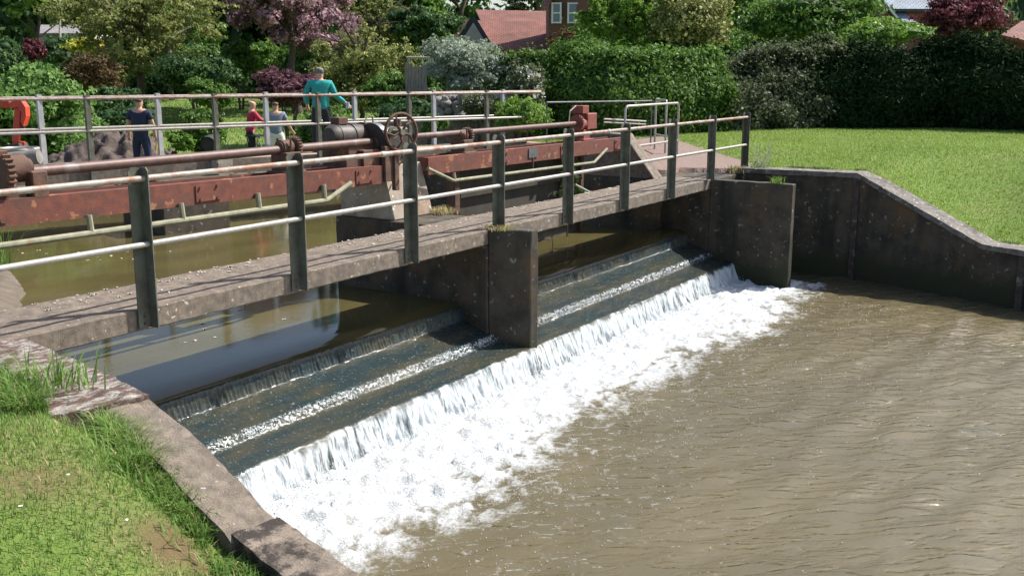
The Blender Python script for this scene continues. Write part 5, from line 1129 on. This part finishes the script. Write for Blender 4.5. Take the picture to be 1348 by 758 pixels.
# long tufts along the wall
n_ = 9000; t = rng.random(n_); yy = -.3-3.6*t; wx = np.interp(-yy, [-.06, 1.8, 2.4, 2.8, 3.05, 3.72, 6.2], [a for a, _, _ in LW[:7]])
off = .235+np.abs(rng.normal(0, .12, n_)); off = np.where(yy > -1.8, off+.30, off); x = wx-off; cl = fbm(x*4, yy*4, 3, 53) > .44; P = on_ground(x[cl], yy[cl])
hg = .05+.12*fbm(x[cl]*3, yy[cl]*3, 2, 54)*(.6+.8*(yy[cl] > -2.4))
blades('long_grass', P, hg, .0032, 1.1, (rng.random(len(P)) < .06).astype(int), 'long green grass tufts along the left wall', [L['grass'], L['grassdry']])
# right lawn
n_ = 170000; u = rng.random(n_)**1.3; x = 13.4+14*u; y = rng.uniform(-9, 7, n_); xr = np.interp(-y, [0, 2.15, 4.38, 5.05, 8, 14], [a for a, _, _ in RW])
x = np.where(y < 0, xr+.46+14*u, np.maximum(x, 13.5)); pth = ((x < 14.3+1.2*y) & (y > -.35) & (y < 4.5)); k_ = ~pth & (poly_sd(x, y, POLY_U) > .3); P = on_ground(x[k_], y[k_])
blades('lawn', P, .035+.03*fbm(P[:, 0]*.8, P[:, 1]*.8, 3, 55), .005, .9, (rng.random(len(P)) < .05).astype(int), 'mown lawn on the right bank', [L['lawn'], L['grassdry']])
n_ = 4500; t = rng.random(n_); yy = -.1-7*t; xr = np.interp(-yy, [0, 2.15, 4.38, 5.05, 8, 14], [a for a, _, _ in RW]); x = xr+.46+np.abs(rng.normal(0, .08, n_)); k_ = fbm(x*3, yy*3, 3, 56) > .47; P = on_ground(x[k_], yy[k_])
blades('long_grass', P, .09+0*P[:, 0], .006, 1.0, (rng.random(len(P)) < .25).astype(int), 'ragged grass edge along the right wing wall', [L['grass'], L['grassdry']])
# far lawn grass
n_ = 60000; x = rng.uniform(8, 34, n_); y = rng.uniform(11, 36, n_); k_ = poly_sd(x, y, POLY_U) > 1.2; P = on_ground(x[k_], y[k_])
blades('garden_grass', P, .09+0*P[:, 0], .012, .9, (rng.random(len(P)) < .12).astype(int), 'rough grass of the far garden', [L['grass'], L['grassdry']])
# daisies, crumbs, leaf litter
M['daisy'] = mat('daisy', (.8, .8, .78), .7)
def disc(P, r, name, m, label, cat):
    a = np.arange(6)*math.pi/3; V = np.stack([np.stack([P[:, 0]+r*math.cos(t), P[:, 1]+r*math.sin(t), P[:, 2]+.006*np.sin(3*t+P[:, 0]*9)], 1) for t in a], 1).reshape(-1, 3)
    F = np.arange(len(V)).reshape(-1, 6); o = link(name, np_mesh(name, V, F), m); return tag(o, label, cat, kind='stuff')
n_ = 46; x = rng.uniform(-4.6, -2.2, n_); y = rng.uniform(-5.2, -1.9, n_); P = on_ground(x, y); P[:, 2] += .04; disc(P, .007+.004*rng.random(n_), 'daisies', M['daisy'], 'white daisies in the near lawn', 'flowers')
n_ = 330; x = rng.uniform(-1.6, 11.9, n_); y = .95-np.abs(rng.normal(0, .20, n_)); y = np.clip(y, .12, .93); P = np.stack([x, y, np.full(n_, ZD+.007)], 1)
M['flake'] = mat('flaked_concrete', (.46, .41, .36), .9, var=(.30, .26, .22), scale=30); disc(P, .006+.018*rng.random(n_)**2, 'concrete_crumbs', M['flake'], 'pale crumbs and flakes on the footbridge deck', 'debris')
n_ = 160; x = rng.uniform(1.5, 5.5, n_); y = rng.uniform(1.6, 9, n_); P = np.stack([x, y, np.full(n_, ZU+.005)], 1); P = P[(fbm(x*.7, y*.7, 2, 61) > .5)]; disc(P, .012+.02*rng.random(len(P)), 'floating_petals', M['flake'], 'pale petals floating on the river', 'debris')
# weeds
def weed(c, n_, h, spread, kind, label, name='weed', asp=.25, cat='weed', flowers=0):
    c = Vector(c); P = np.array([[c.x, c.y, c.z]])+rng.normal(0, 1, (n_, 3))*np.array([[spread, spread, 0]]); 
    o = blades(name, P, np.full(n_, h), .005, 1.0, np.zeros(n_, int), label, [L[kind], L['grassdry']])
    del o['kind']; o['category'] = cat; o.data.transform(Matrix.Translation(-c)); o.location = c; return o
weed((5.80, 1.40, ZD), 260, .10, .07, 'grassdry', 'dry yellow weed at the foot of the pale gate block')
weed((5.06, -.02, ZD), 420, .06, .085, 'grassdry', 'straw-coloured weeds round the post on the pier')
weed((13.35, .05, -.02), 240, .16, .10, 'grassdry', 'dry weeds at the foot of the last railing post')
weed((11.98, -1.15, -.03), 90, .13, .05, 'bright', 'small green fern on top of the thin wall')
weed((-1.75, -1.35, .0), 90, .22, .10, 'grass', 'tall wispy grass tuft on the mossy stones')
# twiggy dead plant by the last post
tw_ = thing('dry_shrub', (13.75, -.25, .05), 'leafless twiggy stems beside the last railing post', 'shrub'); mb = MB()
for i in range(34):
    a0 = random.uniform(0, 6.28); ln = random.uniform(.25, .65); b0 = Vector((13.72+random.uniform(-.12, .12), -.28+random.uniform(-.1, .1), .03)); d_ = Vector((math.cos(a0)*.6, math.sin(a0)*.6, random.uniform(.7, 1.6))).normalized()*ln
    mb.tube([b0, b0+d_*.5+Vector((random.uniform(-.03, .03), random.uniform(-.03, .03), 0)), b0+d_], [.004, .003, .0015], 4)
mb.build('stem', M['deadwood'], tw_)
c = Vector((13.5, -.28, .04)); V, F = leaves(np.array([[c.x, c.y, c.z+.06]])+rng.normal(0, 1, (160, 3))*np.array([[.13, .10, .05]]), np.tile([[0, 0, 1.]], (160, 1)), .022); link('foliage', np_mesh('foliage', V, F, rng.random(160)), L['mid'], tw_)
# sapling seen through the gap under the right beam
c = aty(785, 240, 1.35); C_, R_ = ell_lumps((c.x, 1.9, c.z), (.22, .22, .42), 8, .42); r_ = thing('ivy_plant', (c.x, 1.9, -.9), 'sunlit green plant behind the guard pipe near the buttress', 'plant'); link('foliage', lumps_mesh('foliage', C_, R_, 900, .028, .6, .3), L['laurel'], r_)
mb = MB(); mb.tube([(c.x, 1.9, -1.0), (c.x, 1.9, c.z)], .015, 6); mb.build('stem', M['bark'], r_)
# reeds at spit
weed(at(6, 348, -.9), 50, .55, .05, 'mid', 'green reeds standing at the edge of the mud spit', name='reeds', cat='reeds')
# twig stuck on the weir
e = at(727, 329, -.93); mb = MB(); mb.tube([e+Vector((0, 0, -.03)), e+Vector((.02, 0, .14)), e+Vector((0, .02, .22))], [.009, .007, .004], 6); mb.tube([e+Vector((-.05, 0, .02)), e+Vector((.30, -.10, .0)), e+Vector((.62, -.22, .01))], [.008, .007, .004], 6); o = mb.build('snagged_twig', M['bark'], org=e); tag(o, 'thin dark twig snagged above the first step of the weir', 'twig')

# ------------------------------------------------------------------ people
def skin_obj(name, chains, m, parent, sub=1):
    """chains: list of (points, radii); the first point of a chain may repeat an earlier point to branch from it"""
    me = bpy.data.meshes.new(name); V = []; E = []; Rr = []
    def idx(p):
        for i, q_ in enumerate(V):
            if (Vector(q_)-Vector(p)).length < 1e-4: return i
        V.append(tuple(p)); Rr.append(None); return len(V)-1
    for pts, rr in chains:
        prev = None
        for p_, r in zip(pts, rr):
            i = idx(p_); 
            if Rr[i] is None: Rr[i] = r
            if prev is not None: E.append((prev, i))
            prev = i
    me.from_pydata(V, E, []); tmp = bpy.data.objects.new(name, me); COL.objects.link(tmp)
    md = tmp.modifiers.new('s', 'SKIN'); md.use_smooth_shade = True
    for i, d_ in enumerate(me.skin_vertices[0].data): r = Rr[i]; d_.radius = (r, r) if not isinstance(r, tuple) else r; d_.use_root = (i == 0)
    sb_ = tmp.modifiers.new('u', 'SUBSURF'); sb_.levels = sub; sb_.render_levels = sub
    dg_ = bpy.context.evaluated_depsgraph_get(); dg_.update(); ev = tmp.evaluated_get(dg_); m2 = bpy.data.meshes.new_from_object(ev)
    bpy.data.objects.remove(tmp); o = bpy.data.objects.new(name, m2); m2.materials.clear(); m2.materials.append(m); COL.objects.link(o); o.parent = parent
    m2.polygons.foreach_set('use_smooth', [True]*len(m2.polygons)); return o
def person(foot, h, face, label, shirt, legs, hair, shorts=False, la=None, ra=None, lean=0, sleeves='long', headturn=0, hairlen=0, stance=.11):
    """local frame: x right, y forward, z up, unit height scaled by h/1.75 ; face = heading angle"""
    r = thing('person', foot, label, 'person'); r.rotation_euler = (0, 0, face-math.pi/2); r.scale = (h/1.75*1.14, h/1.75*1.12, h/1.75)
    ln = lean; hip = (0, 0, .93); wst = (0, .01+ln*.2, 1.08); ch = (0, ln*.7, 1.30); nk = (0, ln, 1.47); hd0 = (0, ln+.015, 1.555); hd = (0, ln+.02, 1.63); ht = (0, ln+.01, 1.70)
    LA = la or [(-.24, .02+ln, 1.16), (-.26, .06+ln, .92)]; RA = ra or [(.24, .02+ln, 1.16), (.26, .06+ln, .92)]
    body = [([hip, wst, ch, (0, ln, 1.42), nk, hd0, hd, ht], [(.14, .10), (.125, .09), (.155, .10), (.10, .08), .05, (.07, .08), (.078, .092), (.055, .065)])]
    for s, A_ in ((-1, LA), (1, RA)):
        sh_ = (s*.17, ln, 1.41); el, wr = A_
        v_ = (Vector(wr)-Vector(el)).normalized(); palm = Vector(wr)+v_*.08
        body.append(([ (0, ln, 1.42), sh_, el, wr, tuple(palm)], [.1, .055, .042, .028, (.022, .036)]))
        sd_ = v_.orthogonal().normalized()
        for k in range(4): f_ = palm+sd_*(.018*(k-1.5)); body.append(([tuple(palm), tuple(f_+v_*.03), tuple(f_+v_*(.065-.006*abs(k-1.2)))], [.02, .009, .007]))
        th = Vector(wr)+v_*.03; body.append(([wr, tuple(th+sd_*.035), tuple(th+sd_*.045+v_*.03)], [.03, .010, .008]))
        kn = (s*stance, .02, .50); an = (s*stance*1.05, -.02, .09)
        body.append(([hip, (s*.09, 0, .86), kn, an, (s*stance*1.05, .05, .045), (s*stance*1.1, .15, .035)], [.1, .088, .055, .038, (.036, .036), (.028, .04)]))
    b = skin_obj('body', body, M['skin'], r)
    # face
    mb = MB()
    for s in (-1, 1): mb.tube([(s*.031, ln+.095, 1.635), (s*.031, ln+.106, 1.635)], .009, 6)
    me_ = mb.mesh('eyes'); me_.materials.append(M['black']); e_ = bpy.data.objects.new('eyes', me_); COL.objects.link(e_); e_.parent = r
    skin_obj('nose', [([(0, ln+.10, 1.63), (0, ln+.122, 1.605)], [.008, .013])], M['skin'], b)
    # shirt
    sc = [([(0, 0, .84), (0, 0, .92), (0, .01+ln*.2, 1.06), (0, ln*.7, 1.28), (0, ln, 1.42), (0, ln, 1.47)], [(.15, .12), (.172, .135), (.165, .125), (.182, .128), (.125, .10), .068])]
    for s, A_ in ((-1, LA), (1, RA)):
        sh_ = Vector((s*.17, ln, 1.41)); el, wr = map(Vector, A_)
        if sleeves == 'long': sc.append(([(0, ln, 1.42), tuple(sh_), tuple(el), tuple(wr-(wr-el)*.08)], [.12, .072, .06, .045]))
        else: sc.append(([(0, ln, 1.42), tuple(sh_), tuple(sh_.lerp(el, .75))], [.12, .07, .064]))
    skin_obj('shirt', sc, shirt, r)
    lg = [([(0, .0, 1.07), (0, 0, .98), (0, 0, .92)], [(.135, .10), (.155, .12), (.16, .125)])]
    for s in (-1, 1):
        if shorts: lg.append(([(0, 0, .92), (s*.095, 0, .84), (s*stance*1.02, .015, .56)], [.12, .11, .10]))
        else: lg.append(([(0, 0, .92), (s*.095, 0, .84), (s*stance, .02, .50), (s*stance*1.05, -.01, .10)], [.12, .105, .075, .062]))
    skin_obj('shorts' if shorts else 'trousers', lg, legs, r)
    hr_ = [([(0, ln-.015, 1.60), (0, ln-.01, 1.66), (0, ln-.0, 1.715)], [(.075, .075), (.088, .096), (.07, .078)])]
    if hairlen: hr_[0][0].insert(0, (0, ln-.03, 1.60-hairlen)); hr_[0][1].insert(0, (.06, .05))
    hh = skin_obj('hair', hr_, hair, r)
    sh = []
    for s in (-1, 1): skin_obj('shoe', [([(s*stance*1.05, -.05, .05), (s*stance*1.08, .06, .045), (s*stance*1.1, .17, .035)], [(.042, .045), (.045, .04), (.035, .03)])], M['black'], r)
    for o in r.children:
        ORG[o.name] = Vector((0, 0, 0))
    return r
cl = lambda n_, c: mat(n_, c, .85, var=tuple(v*.75 for v in c), scale=7, bump=.004, bscale=20)
c_teal = cl('teal_cloth', (.02, .33, .31)); c_navy = cl('navy_cloth', (.018, .03, .065)); c_red = cl('crimson_cloth', (.50, .03, .075)); c_grey = cl('grey_blue_cloth', (.20, .24, .30)); c_white = cl('white_cloth', (.72, .70, .66)); c_black = cl('dark_cloth', (.02, .022, .035))
h_grey = mat('grey_hair', (.10, .10, .12), .7, var=(.18, .18, .2), scale=40); h_brown = mat('brown_hair', (.12, .07, .04), .7); h_fair = mat('thin_fair_hair', (.50, .30, .22), .6)
hd = math.atan2(FWD.y, FWD.x)
c = fl(421, 130, .75); person((c.x+.02, c.y, fbz-.012), 1.72, hd+.15, 'person in a teal jacket leaning at the far footbridge rail holding a pale blue cup', c_teal, c_black, h_grey, la=[(-.27, .0, 1.18), (-.24, .10, .96)], ra=[(.26, .03, 1.16), (.45, .12, .99)], hairlen=.02)
# what the teal figure holds
cw = Vector((c.x, c.y, fbz)); fw = Vector((math.cos(hd+.15), math.sin(hd+.15), 0)); rt = Vector((fw.y, -fw.x, 0)); hp_ = cw+rt*.55+fw*.15+Vector((0, 0, .93)); mb = MB(); mb.tube([hp_-Vector((0, 0, .07)), hp_+Vector((0, 0, .05))], [.032, .042], 12); M['paleblue'] = mat('pale_blue_plastic', (.35, .50, .75), .4); o = mb.build('cup', M['paleblue'], org=hp_); tag(o, 'pale blue cup held by the person in teal', 'cup')
def stand(px, d, h, *a, **k): c = atd(px, 200, d); return person((c.x, c.y, ground_z(c.x, c.y)), h, *a, **k)
stand(187, 22.6, 1.78, hd-.1, 'person in navy T-shirt and jeans standing with back turned by the soil heap', c_navy, c_navy, h_brown, sleeves='short')
stand(331, 26.6, 1.66, hd-1.1, 'person in a crimson top and dark trousers bending over a walking frame', c_red, c_black, h_fair, la=[(-.22, .20, 1.20), (-.16, .42, 1.18)], ra=[(.22, .20, 1.20), (.16, .42, 1.18)], lean=.07)
stand(365, 26.0, 1.68, hd+.2, 'person in grey-blue shirt and white shorts with back turned', c_grey, c_white, h_brown, shorts=True, sleeves='short', ra=[(.25, .02, 1.17), (.36, .14, .96)])
# folding trolley beside them
c = atd(347, 195, 26.4); gz = ground_z(c.x, c.y); tr_ = thing('folding_trolley', (c.x, c.y, gz), 'white-framed folding trolley between the crimson top and white shorts', 'trolley'); mb = MB()
for s in (-1, 1): mb.tube([(c.x+s*.22, c.y, gz), (c.x-s*.22, c.y, gz+.75)], .018, 8); mb.tube([(c.x+s*.22, c.y+.35, gz), (c.x-s*.22, c.y+.35, gz+.75)], .018, 8)
mb.build('frame', M['galv'], tr_); mb = MB(); mb.box(c.x-.26, c.x+.26, c.y-.02, c.y+.38, gz+.75, gz+.79); mb.build('tray', M['black'], tr_)
